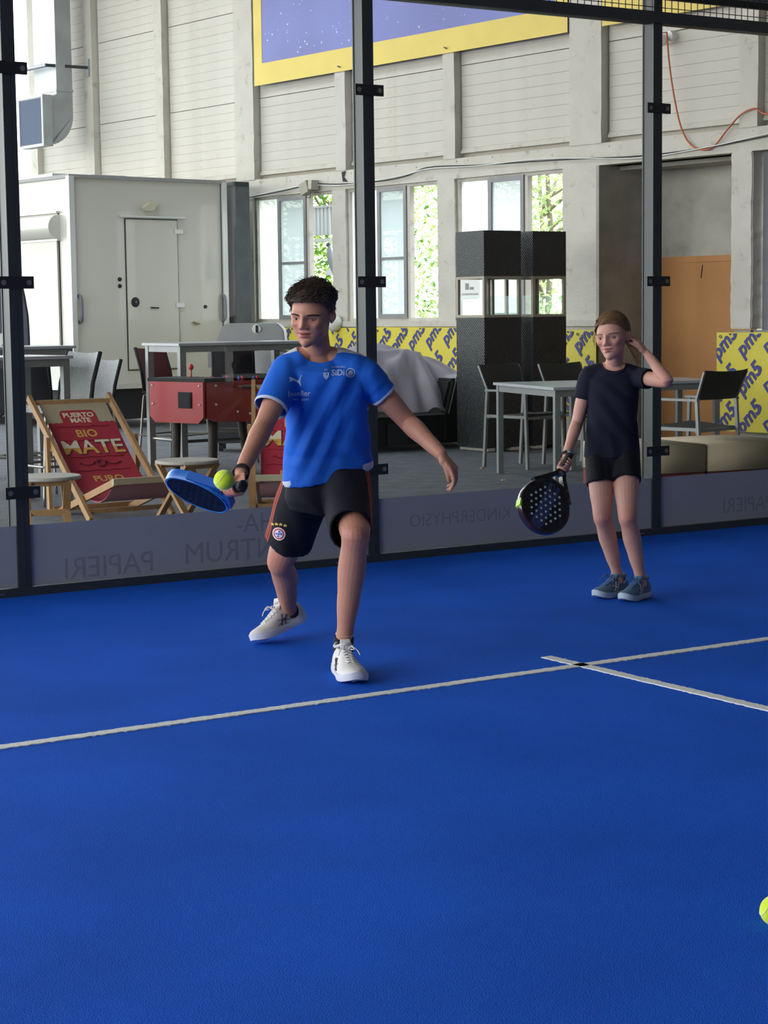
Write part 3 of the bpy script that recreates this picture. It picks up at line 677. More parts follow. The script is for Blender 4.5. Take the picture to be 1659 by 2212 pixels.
# ---------------------------------------------------------------- furniture outside the glass
M_wood = mat('beech_wood', '#b1895c', 0.55, var=.22, vscale=4, stretch=(6, 6, 1), bump=.1, bscale=20)
M_table = mat('table_metal', '#8b8f90', 0.45, metal=.4, var=.15, vscale=4)
M_top = mat('table_top', '#a9aeb4', 0.28, var=.12, vscale=3)
M_black = mat('black_wicker_plain', '#17191c', .7, bump=.3, bscale=80)
M_olive = mat('dark_mesh', '#2a2c26', .75, bump=.2, bscale=200)
M_tube = mat('steel_tube', '#8d8a82', .3, metal=.7)
def weave(name, c1, c2, sc_=42, rough=.45):
    m = bpy.data.materials.new(name); m.use_nodes = True; n = m.node_tree; b = n.nodes['Principled BSDF']; b.inputs['Roughness'].default_value = rough
    co = n.nodes.new('ShaderNodeTexCoord'); s = n.nodes.new('ShaderNodeSeparateXYZ'); n.links.new(co.outputs['Object'], s.inputs[0])
    def wave(sock, k, ph=None):
        a = n.nodes.new('ShaderNodeMath'); a.operation = 'MULTIPLY'; a.inputs[1].default_value = k; n.links.new(sock, a.inputs[0])
        r = n.nodes.new('ShaderNodeMath'); r.operation = 'SINE'; n.links.new(a.outputs[0], r.inputs[0]); return r.outputs[0]
    ad = n.nodes.new('ShaderNodeMath'); ad.operation = 'ADD'; n.links.new(s.outputs['X'], ad.inputs[0]); n.links.new(s.outputs['Y'], ad.inputs[1])
    w1 = wave(ad.outputs[0], sc_*6.28); w2 = wave(s.outputs['Z'], sc_*6.28)
    mu = n.nodes.new('ShaderNodeMath'); mu.operation = 'MULTIPLY'; n.links.new(w1, mu.inputs[0]); n.links.new(w2, mu.inputs[1])
    mr = n.nodes.new('ShaderNodeMapRange'); mr.inputs[1].default_value = -.15; mr.inputs[2].default_value = .35; n.links.new(mu.outputs[0], mr.inputs[0])
    mx = n.nodes.new('ShaderNodeMix'); mx.data_type = 'RGBA'; mx.inputs[6].default_value = srgb(c1); mx.inputs[7].default_value = srgb(c2)
    n.links.new(mr.outputs[0], mx.inputs[0]); n.links.new(mx.outputs[2], b.inputs['Base Color'])
    bp = n.nodes.new('ShaderNodeBump'); bp.inputs['Strength'].default_value = .6; bp.inputs['Distance'].default_value = .004
    n.links.new(mu.outputs[0], bp.inputs['Height']); n.links.new(bp.outputs[0], b.inputs['Normal']); return m
M_wick = weave('wicker_black_white', '#15171a', '#e2e6ea', 58)  # white strands brightened to carry light glinting off the weave
M_wcol = weave('wicker_black', '#1a1f20', '#2c3235', 34, .4)

# deck chairs
M_sred = mat('sling_red', '#b02c3e', .85, var=.12, vscale=6); M_sbeige = mat('sling_beige', '#b7ab8f', .9, var=.08)
M_spink = mat('sling_underside', '#c08f93', .9); M_tcream = mat('print_cream', '#e3d9bd', .85); M_tgold = mat('print_gold', '#d7a94e', .85); M_tdark = mat('print_maroon', '#6f1f33', .85)
def deck_chair(label, loc, rz, w=.60, top=(.94, .74), lower=True):
    t = thing('deck_chair', label, 'deck chair', loc, rz, 'deck chairs with printed slings')
    ty, tz = top
    for x in (.0, w):
        b = B(); bar(b, (x, 0, .0), (x, ty+.05*ty, tz+.05*tz), .028, .048, (0, -1, 1)); obj('rail', b, M_wood, t, bevel=.004)
        xi = x+(.035 if x == 0 else -.035)
        b = B(); bar(b, (xi, -.31, .27), (xi, .62, .0), .026, .045, (0, 0, 1)); obj('seat_rail', b, M_wood, t, bevel=.004)
        xo = x-(.03 if x == 0 else -.03)
        b = B(); bar(b, (xo, .60, .0), (xo, ty*.66, tz*.70), .024, .042, (0, 1, 0)); obj('prop', b, M_wood, t, bevel=.004)
    b = B(); bar(b, (-.01, ty, tz), (w+.01, ty, tz), .03, .03); obj('head_bar', b, M_wood, t)
    b = B(); bar(b, (.02, -.31, .275), (w-.02, -.31, .275), .035, .04); obj('front_bar', b, M_sbeige, t, bevel=.006)
    b = B(); bar(b, (.0, .60, .03), (w, .60, .03), .02, .035); obj('rear_bar', b, M_wood, t)
    b = B(); bar(b, (.0, .05, .055), (w, .05, .055), .02, .03); obj('foot_bar', b, M_wood, t)
    k = [(ty+.02, tz+.018), (ty*.75, tz*.72), (ty*.5, tz*.44), (ty*.27, tz*.245), (.04, .125), (-.14, .16), (-.31, .30)]
    pp = smooth_path([(0, y, z) for y, z in k], 8); L = [0]
    for a, c in zip(pp, pp[1:]): L.append(L[-1]+(c-a).length)
    def at(x, s, off=0.0):
        s = max(0, min(L[-1]-1e-6, s)); i = max(j for j in range(len(L)) if L[j] <= s); i = min(i, len(pp)-2)
        f = (s-L[i])/(L[i+1]-L[i]); p = pp[i].lerp(pp[i+1], f); d = (pp[i+1]-pp[i]).normalized(); nn = Vector((0, d.z, -d.y))
        if nn.z < 0: nn = -nn
        return Vector((x, p.y, p.z))+nn*off
    def piece(name, s0, s1, m, off=0.0, th=.003, x0=.05, x1=w-.05):
        b = B(); n = max(4, int((s1-s0)/.03)); prev = None
        for i in range(n+1):
            s = s0+(s1-s0)*i/n; cur = [b.verts.new(at(x, s, off+o)) for x, o in ((x0, 0), ((x0+x1)/2, 0.0), (x1, 0), (x1, -th), ((x0+x1)/2, -th), (x0, -th))]
            if prev:
                for q in range(6): b.faces.new((prev[q], prev[(q+1) % 6], cur[(q+1) % 6], cur[q]))
            else: b.faces.new(cur)
            prev = cur
        b.faces.new(prev); bmesh.ops.recalc_face_normals(b, faces=b.faces); return obj(name, b, m, t, smooth='auto')
    sl = piece('sling', 0, .25, M_sbeige); sl['label'] = 'beige head end of the sling'
    piece('sling', .25, L[-1]-.02, M_sred)['label'] = 'red printed sling'
    piece('sling', .80, L[-1]-.015, M_spink, -.004, .002, .045, w-.045)['label'] = 'pink underside of the sling'
    def print_(b, m, s, xc, off=.0015):
        bmesh.ops.triangulate(b, faces=b.faces[:])
        for _ in range(2): bmesh.ops.subdivide_edges(b, edges=[e for e in b.edges if abs(e.verts[0].co.z-e.verts[1].co.z) > .02], cuts=1)
        for v in b.verts: v.co = at(xc+v.co.x, s-v.co.z, off+(-v.co.y))
        return obj('lettering', b, m, t)
    cx = w/2
    # scalloped red label behind the maker's line
    b = B(); n = 40; q = []
    for i in range(n):
        a = 2*PI*i/n; rr = 1+.06*math.cos(a*6); q.append(b.verts.new((max(-.135, min(.135, .165*math.cos(a)*rr)), 0, max(-.075, min(.075, .10*math.sin(a)*rr)))))
    b.faces.new(q); print_(b, M_sred, .19, cx, .001)
    b = B()
    for i in range(12):
        a = (i+.5)/12*(w-.1)-(w-.1)/2; vs = [b.verts.new((a+.024*math.cos(u), 0, .02*math.sin(u))) for u in [2*PI*k_/10 for k_ in range(10)]]; b.faces.new(vs)
    print_(b, M_sred, .252, cx, .0008)
    print_(text_bm('PUERTO', .062, .0002, bold=.002), M_tcream, .165, cx); print_(text_bm('MATE', .060, .0002, bold=.002), M_tcream, .218, cx)
    print_(text_bm('BIO', .098, .0002, bold=.002), M_tgold, .35, cx)
    print_(text_bm('MATE', .180, .0002, bold=.006, aspect=1.0), M_tdark, .492, cx+.006); print_(text_bm('MATE', .180, .0002, bold=.003), M_tcream, .485, cx, .0026)
    tb = text_bm('MATE', .180, .0002, bold=.003); clip(tb, -1, 1, -1, .0); print_(tb, M_tgold, .485, cx, .0034)
    b = B()
    for sg in (-1, 1):
        tube(b, [(sg*(.02+.012*i+.018*math.cos(i*.75)), 0, .02*math.sin(i*.75)*(1-.03*i)) for i in range(14)], [.010-.0004*i for i in range(14)], 5, flat=.1)
    tube(b, [(.03*math.cos(a*PI/6), 0, .03*math.sin(a*PI/6)) for a in range(12)], .009, 5, close=True)
    print_(b, M_tdark, .64, cx, .001)
    print_(text_bm('PURO', .085, .0002, bold=.002), M_tgold, .80, cx)
    for z_ in (.28, .415, .575, .71):
        b = B(); tube(b, [(-.2+.04*i, 0, .004*math.sin(i*2)) for i in range(11)], .0035, 4, flat=.2); print_(b, M_tdark, z_, cx, .0008)
    return t
deck_chair('wooden deck chair with a red printed sling, left of the blue racket', (.65, 2.90, 0), R(0))
deck_chair('wooden deck chair with a red printed sling, half hidden behind the boy', (1.66, 2.52, 0), R(-30), .58, (.80, .82))

# small round side tables
def side_table(label, x, y, rz):
    t = thing('side_table', label, 'side table', (x, y, 0), rz, 'small round folding side tables')
    b = B(); lathe(b, [(0, .385), (.20, .385), (.206, .39), (.206, .403), (.20, .408), (0, .408)], seg=40); obj('table_top', b, mat('pale_wood', '#b3aca1', .5, var=.2, vscale=3, stretch=(1, 14, 1)), t, smooth='auto')
    for sx in (-1, 1):
        for sy in (-1, 1):
            b = B(); bar(b, (sx*.115, sy*.16*-1, .385), (sx*.115*1.0, sy*.19, .0), .022, .045, (1, 0, 0)); obj('leg', b, M_wood, t, bevel=.003)
    b = B(); bar(b, (-.13, -.02, .19), (.13, -.02, .19), .02, .035); obj('stretcher', b, M_wood, t)
    for sy in (-1, 1):
        b = B(); bar(b, (-.12, sy*.13, .37), (.12, sy*.13, .37), .02, .03); obj('apron', b, M_wood, t)
    return t
side_table('small round wooden side table, its edge cut by the left court post', -.09, 1.87, R(-20))
side_table('small round wooden side table behind the blue racket', 1.11, 2.40, R(10))

# tables
def frame_table(label, corner, rz, L, W_, h, leg=.05, group='metal framed tables', cat='table', rail=None, name='bar_table'):
    t = thing(name, label, cat, (corner[0], corner[1], 0), rz, group)
    b = B(); box(b, -.02, L+.02, -.02, W_+.02, h-.022, h); obj('table_top', b, M_top, t, bevel=.003)
    for x in (0, L-leg):
        for y in (0, W_-leg):
            b = B(); box(b, x, x+leg, y, y+leg, 0, h-.022); obj('leg', b, M_table, t, bevel=.003)
    b = B(); box(b, leg, L-leg, .005, .03, h-.075, h-.022); box(b, leg, L-leg, W_-.03, W_-.005, h-.075, h-.022)
    box(b, .005, .03, leg, W_-leg, h-.075, h-.022); box(b, L-.03, L-.005, leg, W_-leg, h-.075, h-.022); obj('apron', b, M_table, t)
    if rail:
        b = B(); cyl(b, (leg, leg/2, rail), (L-leg, leg/2, rail), .014, 8); cyl(b, (leg/2, leg, rail), (leg/2, W_-leg, rail), .014, 8); cyl(b, (L-leg/2, leg, rail), (L-leg/2, W_-leg, rail), .014, 8); obj('foot_rail', b, M_tube, t)
    return t
frame_table('tall grey metal bar table behind the red football table', (2.73, 5.66), R(0), 1.30, .66, 1.10, .055, rail=.28)
frame_table('tall grey metal bar table at the far left, nearer the glass', (-.14, 3.86), R(6), 1.15, .62, 1.06, .05)
frame_table('tall grey metal bar table at the far left, behind its twin', (.40, 5.65), R(3), 1.40, .60, 1.10, .05)
frame_table('low grey metal table left of the girl', (4.86, 4.13), R(-104.7), 1.22, .70, .75, .045, name='dining_table')
frame_table('low grey metal table behind the right court post, half hidden by the girl\'s elbow', (5.62, 3.30), R(-14), .80, .70, .75, .045, name='dining_table')

# chairs and stools
def curved_sheet(b, w, z0, z1, y0, y1, depth, n=8, m=6, th=.012, xbend=.03, M=None, flare=0.0):
    """back sheet: rises from (y0,z0) to (y1,z1), curved across"""
    g = []
    for side in (0, 1):
        rows = []
        for j in range(m+1):
            t = j/m; z = z0+(z1-z0)*t; yc = y0+(y1-y0)*t**1.4; row = []
            for i in range(n+1):
                u = i/n*2-1; p = Vector((u*(w/2+flare*t), yc+xbend*(1-u*u)+side*th, z+.012*u*u*t)); row.append(b.verts.new(M @ p if M else p))
            rows.append(row)
        g.append(rows)
    for j in range(m):
        for i in range(n):
            b.faces.new((g[0][j][i], g[0][j][i+1], g[0][j+1][i+1], g[0][j+1][i])); b.faces.new((g[1][j][i], g[1][j+1][i], g[1][j+1][i+1], g[1][j][i+1]))
    for j in range(m):
        b.faces.new((g[0][j][0], g[0][j+1][0], g[1][j+1][0], g[1][j][0])); b.faces.new((g[0][j][n], g[1][j][n], g[1][j+1][n], g[0][j+1][n]))
    for i in range(n):
        b.faces.new((g[0][0][i], g[1][0][i], g[1][0][i+1], g[0][0][i+1])); b.faces.new((g[0][m][i], g[0][m][i+1], g[1][m][i+1], g[1][m][i]))
    bmesh.ops.recalc_face_normals(b, faces=b.faces); return b
def wicker_stool(label, x, y, rz, seat=.72, back=1.06, m=None, w=.42, rimc=None, rail=.28, group='wicker bar stools'):
    """faces local -y; back at +y"""
    m = m or M_wick
    t = thing('bar_stool', label, 'stool', (x, y, 0), rz, group)
    b = B(); box(b, -w/2, w/2, -.21, .20, seat-.05, seat); obj('seat', b, m, t, bevel=.015)
    b = B(); curved_sheet(b, w, seat-.02, back, .17, .26, .0, th=.02); bk = obj('backrest', b, m, t, smooth='auto')
    for s in (-1, 1):
        b = B(); tube(b, [(s*w/2, .175, seat-.03), (s*w/2, .20, seat+.4*(back-seat)), (s*w/2, .27, back+.012)], .016, 8); obj('rim', b, M_black, t, smooth=True)
    for sx in (-1, 1):
        for sy in (-1, 1):
            b = B(); tube(b, smooth_path([(sx*(w/2-.03), sy*.10, seat-.05), (sx*(w/2-.01), sy*.17, seat-.07), (sx*(w/2+.0), sy*.19, seat-.14), (sx*(w/2+.03), sy*.235, 0)]), .011, 8); obj('leg', b, M_tube, t, smooth=True)
    if rail:
        b = B(); q = [(sx*(w/2+.018), sy*.222, rail) for sx, sy in ((-1, -1), (1, -1), (1, 1), (-1, 1))]
        for i in range(4): cyl(b, q[i], q[(i+1) % 4], .010, 8)
        obj('foot_rail', b, M_tube, t)
    return t
wicker_stool('tall black and white wicker stool beside the left bar table, behind the deck chair', .96, 4.20, R(-84), .71, 1.07, w=.46)
wicker_stool('black and white wicker chair behind the tall wicker stool, near the trailer', 2.26, 6.62, R(-82), .60, .95, w=.44, rail=None)
wicker_stool('black and white wicker chair mostly hidden behind the far left bar tables', 1.66, 6.72, R(-95), .62, .96, w=.40, rail=None)
M_blkfab = mat('black_fabric', '#1c1f26', .8, bump=.1, bscale=120)
wicker_stool('black-backed bar stool between the two far left bar tables, beside the court post', 1.16, 5.12, R(147), .66, .98, m=M_blkfab, w=.40, group='black bar stools')
wicker_stool('black-backed bar stool at the bar table, its back to us, beside the boy\'s sleeve', 3.84, 6.75, R(147), .72, 1.045, m=M_blkfab, w=.36, group='black bar stools')
wicker_stool('black and white wicker stool behind the black-backed stool at the boy\'s sleeve', 4.42, 7.0, R(110), .72, 1.07, w=.42)
M_maroon = mat('maroon_fabric', '#6b2a34', .8)
wicker_stool('maroon-backed bar stool behind the left end of the football table', 3.17, 6.66, R(25), .70, 1.04, m=M_maroon, w=.40, group='maroon bar stools')

def mesh_chair(label, x, y, rz, seat=.45, back=.87, w=.46):
    t = thing('armchair', label, 'chair', (x, y, 0), rz, 'dark metal framed armchairs')
    b = B(); g = []
    for j in range(9):
        yy = -.24+.44*j/8; g.append([b.verts.new((-w/2+w*i/6, yy, seat+.02*math.cos(j/8*PI)*.6-.012*math.sin(i/6*PI)+.012)) for i in range(7)])
    for j in range(8):
        for i in range(6): b.faces.new((g[j][i], g[j][i+1], g[j+1][i+1], g[j+1][i]))
    r__ = bmesh.ops.extrude_face_region(b, geom=b.faces[:]);
    for v in r__['geom']:
        if isinstance(v, bmesh.types.BMVert): v.co.z -= .018
    bmesh.ops.recalc_face_normals(b, faces=b.faces); obj('seat', b, M_olive, t, smooth='auto')
    b = B(); curved_sheet(b, w-.02, seat+.21, back, .20, .29, 0, th=.012, flare=.03, xbend=.035); obj('backrest', b, M_olive, t, smooth='auto')
    for s in (-1, 1):
        b = B(); bar(b, (s*w/2, -.26, .0), (s*w/2, -.235, seat+.20), .025, .025); obj('leg', b, M_table, t)
        b = B(); bar(b, (s*w/2, .25, .0), (s*w/2, .205, seat+.22), .025, .025); obj('leg', b, M_table, t)
        b = B(); bar(b, (s*w/2, -.27, seat+.21), (s*w/2, .22, seat+.21), .038, .018); obj('armrest', b, M_table, t)
        b = B(); bar(b, (s*w/2, .2, seat+.2), (s*(w/2+.02), .29, back), .016, .016); obj('back_rail', b, M_table, t)
    b = B(); bar(b, (-w/2, -.24, seat-.02), (w/2, -.24, seat-.02), .02, .025); bar(b, (-w/2, .2, seat-.02), (w/2, .2, seat-.02), .02, .025)
    for s in (-1, 1): bar(b, (s*w/2, -.24, seat-.01), (s*w/2, .22, seat-.01), .02, .025)
    obj('seat_frame', b, M_table, t); return t
mesh_chair('dark metal framed armchair behind the left end of the low table beside the wicker column', 5.42, 4.50, R(10))
mesh_chair('dark metal framed armchair behind the low table, its back above the table beside the girl', 5.95, 4.35, R(5))
mesh_chair('dark metal framed armchair at the right, its back against the yellow banner', 5.34, 2.25, R(190), .45, .87, .48)

# ottomans
M_cush = mat('cream_cushion', '#b3a58b', .85, var=.08, vscale=3, bump=.1, bscale=60)
def ottoman(label, x, y, rz, w, d=.72):
    t = thing('lounge_cushion', label, 'cushion', (x, y, 0), rz, 'cream lounge cushions on a red base')
    b = B(); box(b, .005, w-.005, .0, d, .27, .452); o = obj('cushion', b, M_cush, t, smooth=True, bevel=.035)
    b = B(); box(b, 0.0, w, .01, d-.01, .10, .265); 
    obj('base', b, mat('red_base', '#6e2f2a', .7, dirt=.5, dcol='#4b2a26'), t, bevel=.004)
    for xx in (.06, w-.12):
        for yy in (.08, d-.14):
            b = B(); box(b, xx, xx+.06, yy, yy+.06, 0, .10); obj('foot', b, M_dark, t)
    return t
for i, (u0, w, lb) in enumerate(((0, .515, 'cream square lounge cushion partly behind the girl and the right court post'), (.53, .66, 'cream square lounge cushion at the right edge, in front of the dark chair'))):
    a = R(-9); ottoman(lb, 3.56+u0*math.cos(a), .82+u0*math.sin(a), a, w)

# ---------------------------------------------------------------- football table
M_red = mat('table_red', '#b4232c', .3, var=.08, coat=.3)
ft = thing('football_table', 'red table football game on thick dark legs between the deck chairs and bar table', 'football table', (2.56, 4.91, 0), R(16))
Lf, Wf, zt, zb = 1.10, .63, .80, .47
bm = B()
prism(bm, [(0, zt), (0, zb+.05), (.06, zb), (.0+Wf-.06, zb), (Wf, zb+.05), (Wf, zt)], 0, .02, Matrix.Rotation(R(90), 4, 'Z')); 
obj('end_panel', bm, M_red, ft)
bm = B(); prism(bm, [(0, zt), (0, zb+.05), (.06, zb), (.0+Wf-.06, zb), (Wf, zb+.05), (Wf, zt)], -Lf, -Lf+.02, Matrix.Rotation(R(90), 4, 'Z')); obj('end_panel', bm, M_red, ft)
for y in (0, Wf-.02):
    bm = B(); prism(bm, [(.02, zt), (.02, zb+.05), (.10, zb+.01), (.6, zb-.01), (1.0, zb+.01), (1.08, zb+.05), (1.08, zt)], y, y+.02); obj('side_panel', bm, M_red, ft, bevel=.002)
bm = B(); box(bm, -.02, .30, -.02, Wf+.02, zt, zt+.03); obj('end_top', bm, M_black, ft, bevel=.008)
bm = B(); box(bm, Lf-.28, Lf+.02, -.02, Wf+.02, zt, zt+.03); obj('end_top', bm, M_black, ft, bevel=.008)
bm = B(); box(bm, .02, Lf-.02, .02, Wf-.02, .62, .64); obj('playing_field', bm, mat('field_green', '#3d6b4b', .5), ft)
bm = B(); box(bm, -.034, -.019, .14, .27, .60, .71, None); obj('coin_door', bm, M_dark, ft, bevel=.003)
bm = B(); box(bm, -.030, -.019, .13, .28, .59, .72); o = obj('coin_frame', bm, M_black, ft, bevel=.004)
for y, z in ((.04, .77), (.04, .62), (.59, .77), (.59, .62)):
    bm = B(); ball(bm, (-.022, y, z), .010, 8); obj('stud', bm, M_white, ft)
for x, z in ((.12, .77), (.12, .62), (.36, .55), (.50, .53)):
    bm = B(); ball(bm, (x, -.004, z), .011, 8); obj('stud', bm, M_white, ft)
for (x, y) in ((.18, .10), (.18, .53), (.92, .10), (.92, .53)):
    bm = B(); tube(bm, [(x, y, zb+.02), (x+(-.05 if x < .5 else .05), y-.03, 0)], [.038, .034], 16); obj('leg', bm, mat('leg_brown', '#3a332e', .6, dirt=.4), ft, smooth='auto')
for k in range(6):
    x = .34+k*.085
    bm = B(); cyl(bm, (x, -.20, .755), (x, Wf+.16, .755), .007, 8); rd = obj('rod', bm, M_tube, ft, smooth='auto')
    bm = B(); tube(bm, [(x, -.20, .755), (x, -.16, .755), (x, -.09, .755)], [.013, .017, .014], 10); obj('handle', bm, M_black, rd, smooth='auto')
    mm = mat('player_red' if k % 2 else 'player_blue', '#b03038' if k % 2 else '#2c3f8c', .4)
    for j in range(3 if k % 2 else 2):
        y = .12+j*.18+.05*(k % 2)
        bm = B(); tube(bm, [(x, y, .66), (x, y, .70), (x, y, .76), (x, y, .79)], [.012, .015, .02, .010], 8); ball(bm, (x, y, .812), .016, 10); obj('player', bm, mm, rd, smooth=True)
bm = B(); box(bm, .30, Lf-.28, -.01, .02, zt-.01, zt+.0); obj('rim', bm, M_red, ft)
bm = B(); cyl(bm, (.14, .30, zt+.03), (.14, .30, zt+.09), .006, 6); ball(bm, (.14, .30, zt+.115), .022, 12, (1, 1, 1.25)); obj('marker', bm, mat('pin_red', '#c62836', .4), ft, smooth=True)

# ---------------------------------------------------------------- grill
gr = thing('gas_grill', 'stainless gas grill with a closed lid and white dial behind the bar table', 'grill', (4.50, 7.72, 0), R(-33))
bm = B(); prism(bm, [(-.33, .98), (-.25, 1.20), (-.20, 1.245), (.30, 1.245), (.36, 1.18), (.38, .98)], 0, .5); obj('lid', bm, mat('lid_steel', '#a4a6a8', .35, metal=.5, var=.1), gr, smooth='auto', bevel=.008)
bm = B(); lathe(bm, [(0, .02), (.04, .018), (.045, 0)], Matrix.Translation((.10, .0, 1.19)) @ Matrix.Rotation(R(90), 4, 'X')); obj('dial', bm, M_white, gr)
bm = B(); box(bm, .09, .11, -.03, -.018, 1.155, 1.225); obj('dial_needle', bm, M_black, gr)
bm = B(); cyl(bm, (.1, -.06, 1.01), (.42, -.06, 1.0), .014, 10); obj('handle', bm, M_tube, gr, smooth='auto')
bm = B(); box(bm, -.38, .42, 0, .5, .82, .97); obj('panel', bm, mat('panel_steel', '#8e9093', .4, metal=.4), gr, bevel=.006)
for x in (-.2, 0, .2):
    bm = B(); lathe(bm, [(0, .03), (.022, .028), (.026, 0)], Matrix.Translation((x, 0, .9)) @ Matrix.Rotation(R(90), 4, 'X')); obj('knob', bm, M_black, gr)
bm = B(); box(bm, -.35, .40, .02, .48, .08, .82); obj('cabinet', bm, mat('cabinet_dark', '#2f3237', .5), gr)
bm = B(); box(bm, .40, .72, .05, .45, .92, .95); obj('side_shelf', bm, M_table, gr)
for x in (-.28, .33):
    for y in (.1, .42):
        bm = B(); cyl(bm, (x-.02, y, .04), (x+.02, y, .04), .04, 12); obj('wheel', bm, M_dark, gr)

# ---------------------------------------------------------------- covered bench
cv = thing('covered_table', 'bulky item under a black tarpaulin between the boy and the wicker column', 'table', (5.50, 6.80, 0), 0)
bm = B(); g = []
box(bm, -.30, .66, .0, .90, .05, .33); obj('black_skirt', bm, mat('black_skirt', '#1e2024', .6, bump=.2, bscale=5), cv, bevel=.01)
bm = B(); box(bm, -.34, .70, -.03, .92, .33, .35); obj('table_top', bm, M_table, cv, bevel=.004)
bm = B(); prism(bm, [(.64, .05), (.64, .34), (.74, .68), (1.30, .70), (1.30, .05)], -.05, .8); obj('tarpaulin', bm, mat('black_tarp', '#1f2422', .45, var=.2, bump=.5, bscale=6), cv, bevel=.03)
for a, c in (((.70, -.06, .34), (.80, -.06, .68)), ((.84, -.06, .69), (.95, -.06, .42))):
    bm = B(); bar(bm, a, c, .008, .01); obj('fold_edge', bm, M_table, cv)
bm = B(); box(bm, .02, .24, -.03, .0, .05, .26); obj('flap', bm, mat('flap_grey', '#34363b', .7), cv)
for x in (-.28, .62):
    for y in (.05, .85):
        bm = B(); box(bm, x-.03, x+.03, y-.03, y+.03, 0, .05); obj('foot', bm, M_paint, cv)
# draped cloth: height field over a peaked heap
bm = B(); nx, ny = 90, 60; gv = []
def cloth_h(x, y):
    k = .60 if x < .66 else .60-(x-.66)*.62            # a tent pole under the cloth, falling away to the right
    k *= 1-.10*math.exp(-((x+.25)/.18)**2)+.05*math.sin(x*5+1)
    fr_ = max(0, min(1, (y+.03)/.42)); bk = max(0, min(1, (.98-y)/.40))
    h = k*min(fr_**.75, bk)
    a = math.atan2(y-.46, x-.62); r = math.hypot(x-.62, y-.46)
    h += .030*math.sin(a*7+.6)*min(1, r*3)*math.exp(-((r-.4)/.35)**2)+.016*math.sin(a*15+2)*min(1, r*3)
    h += .035*noise.noise(Vector((x*3, y*5, 0)))*fr_
    return max(0.0, h)+.012
for j in range(ny+1):
    row = []
    for i in range(nx+1):
        x = -.34+1.58*i/nx; y = -.03+1.0*j/ny; hb = .352 if x < .72 else .352+min(.345, (x-.72)*3.4)
        hh = cloth_h(x, y)
        if x > .72: hh = max(.012, hh-(hb-.352)*.9)
        row.append(bm.verts.new((x, y-.02*math.sin(x*23), hb+hh)))
    gv.append(row)
for j in range(ny):
    for i in range(nx): bm.faces.new((gv[j][i], gv[j][i+1], gv[j+1][i+1], gv[j+1][i]))
cl = obj('dust_sheet', bm, mat('dust_sheet', '#b6b1bb', .9, var=.08, vscale=4, bump=.25, bscale=9), smooth=True, loc=(5.50, 6.80, 0))
tag(cl, 'pale lilac dust sheet draped over the bulky item behind the boy\'s arm', 'cloth')

# ---------------------------------------------------------------- wicker columns with glass lanterns
def wicker_column(label, x, y, w, d):
    t = thing('wicker_column', label, 'column', (x, y, 0), 0, 'black wicker columns with glass lanterns')
    b = B(); box(b, 0, w, 0, d, .03, 1.275); obj('lower_box', b, M_wcol, t, bevel=.004)
    b = B(); box(b, 0, w, 0, d, 1.665, 2.095); obj('upper_box', b, M_wcol, t, bevel=.004)
    b = B()
    for xx in (0, w-.03):
        for yy in (0, d-.03): box(b, xx, xx+.03, yy, yy+.03, 1.275, 1.665)
    for z in (1.275, 1.64):
        box(b, .03, w-.03, 0, .03, z, z+.025); box(b, .03, w-.03, d-.03, d, z, z+.025); box(b, 0, .03, .03, d-.03, z, z+.025); box(b, w-.03, w, .03, d-.03, z, z+.025)
    obj('lantern_frame', b, mat('frame_beige', '#9b9484', .6), t)
    for (a, b2, c, d2) in ((.03, w-.03, .012, .016), (.03, w-.03, d-.016, d-.012)):
        b = B(); box(b, a, b2, c, d2, 1.30, 1.48); obj('pane', b, M_lantern, t)
    for (a, b2) in ((.012, .016), (w-.016, w-.012)):
        b = B(); box(b, a, b2, .03, d-.03, 1.30, 1.48); obj('pane', b, M_lantern, t)
    b = B(); cyl(b, (w/2, d/2, 1.275), (w/2, d/2, 1.665), .018, 10); obj('burner_tube', b, mat('tube_grey', '#6d665c', .5), t)
    for xx in (.03, w-.12):
        b = B(); box(b, xx, xx+.09, .0, d, 0, .03); obj('foot', b, M_paint, t)
    return t
wicker_column('black wicker column with glass lantern, left one of the pair under the right window', 6.18, 6.107, .437, .46)
wicker_column('black wicker column with glass lantern, right one of the pair, against the pillar', 6.76, 6.107, .405, .46)
no = wthing('paper_notice', 'white paper notice with a small drawing behind the lantern glass', 'notice', -2.13, .025, 1.47)
bm = B(); box(bm, -.02, .30, .0, .002, .0, .27); obj('sheet', bm, M_white, no)
bm = text_bm('DI DUNSTMACHUNG', .028, .0003, Matrix.Translation((.14, -.001, .05))); obj('lettering', bm, M_black, no)
bm = B(); box(bm, .06, .12, -.001, 0, .10, .17); box(bm, .13, .2, -.001, 0, .10, .13); box(bm, .02, .26, -.001, 0, .0, .006); obj('drawing', bm, M_grey, no)

# litter on the asphalt
for i, (x, y) in enumerate(((5.05, 4.6), (4.5, 3.55), (3.6, 4.6))):
    b = B(); prism(b, [(-.02, 0), (.0, .008), (.025, .002), (.01, -.001)], -.012, .014, Matrix.Rotation(i*1.3, 4, 'Z')); o = obj('dry_leaf', b, mat('dry_leaf', '#c9a56a', .8), loc=(x, y, -.003))
    tag(o, ('tan dry leaf on the asphalt between the low table legs', 'tan dry leaf on the asphalt below the low table, nearest the glass', 'tan dry leaf on the open asphalt right of the boy')[i], 'leaf', 'dry leaves on the asphalt')
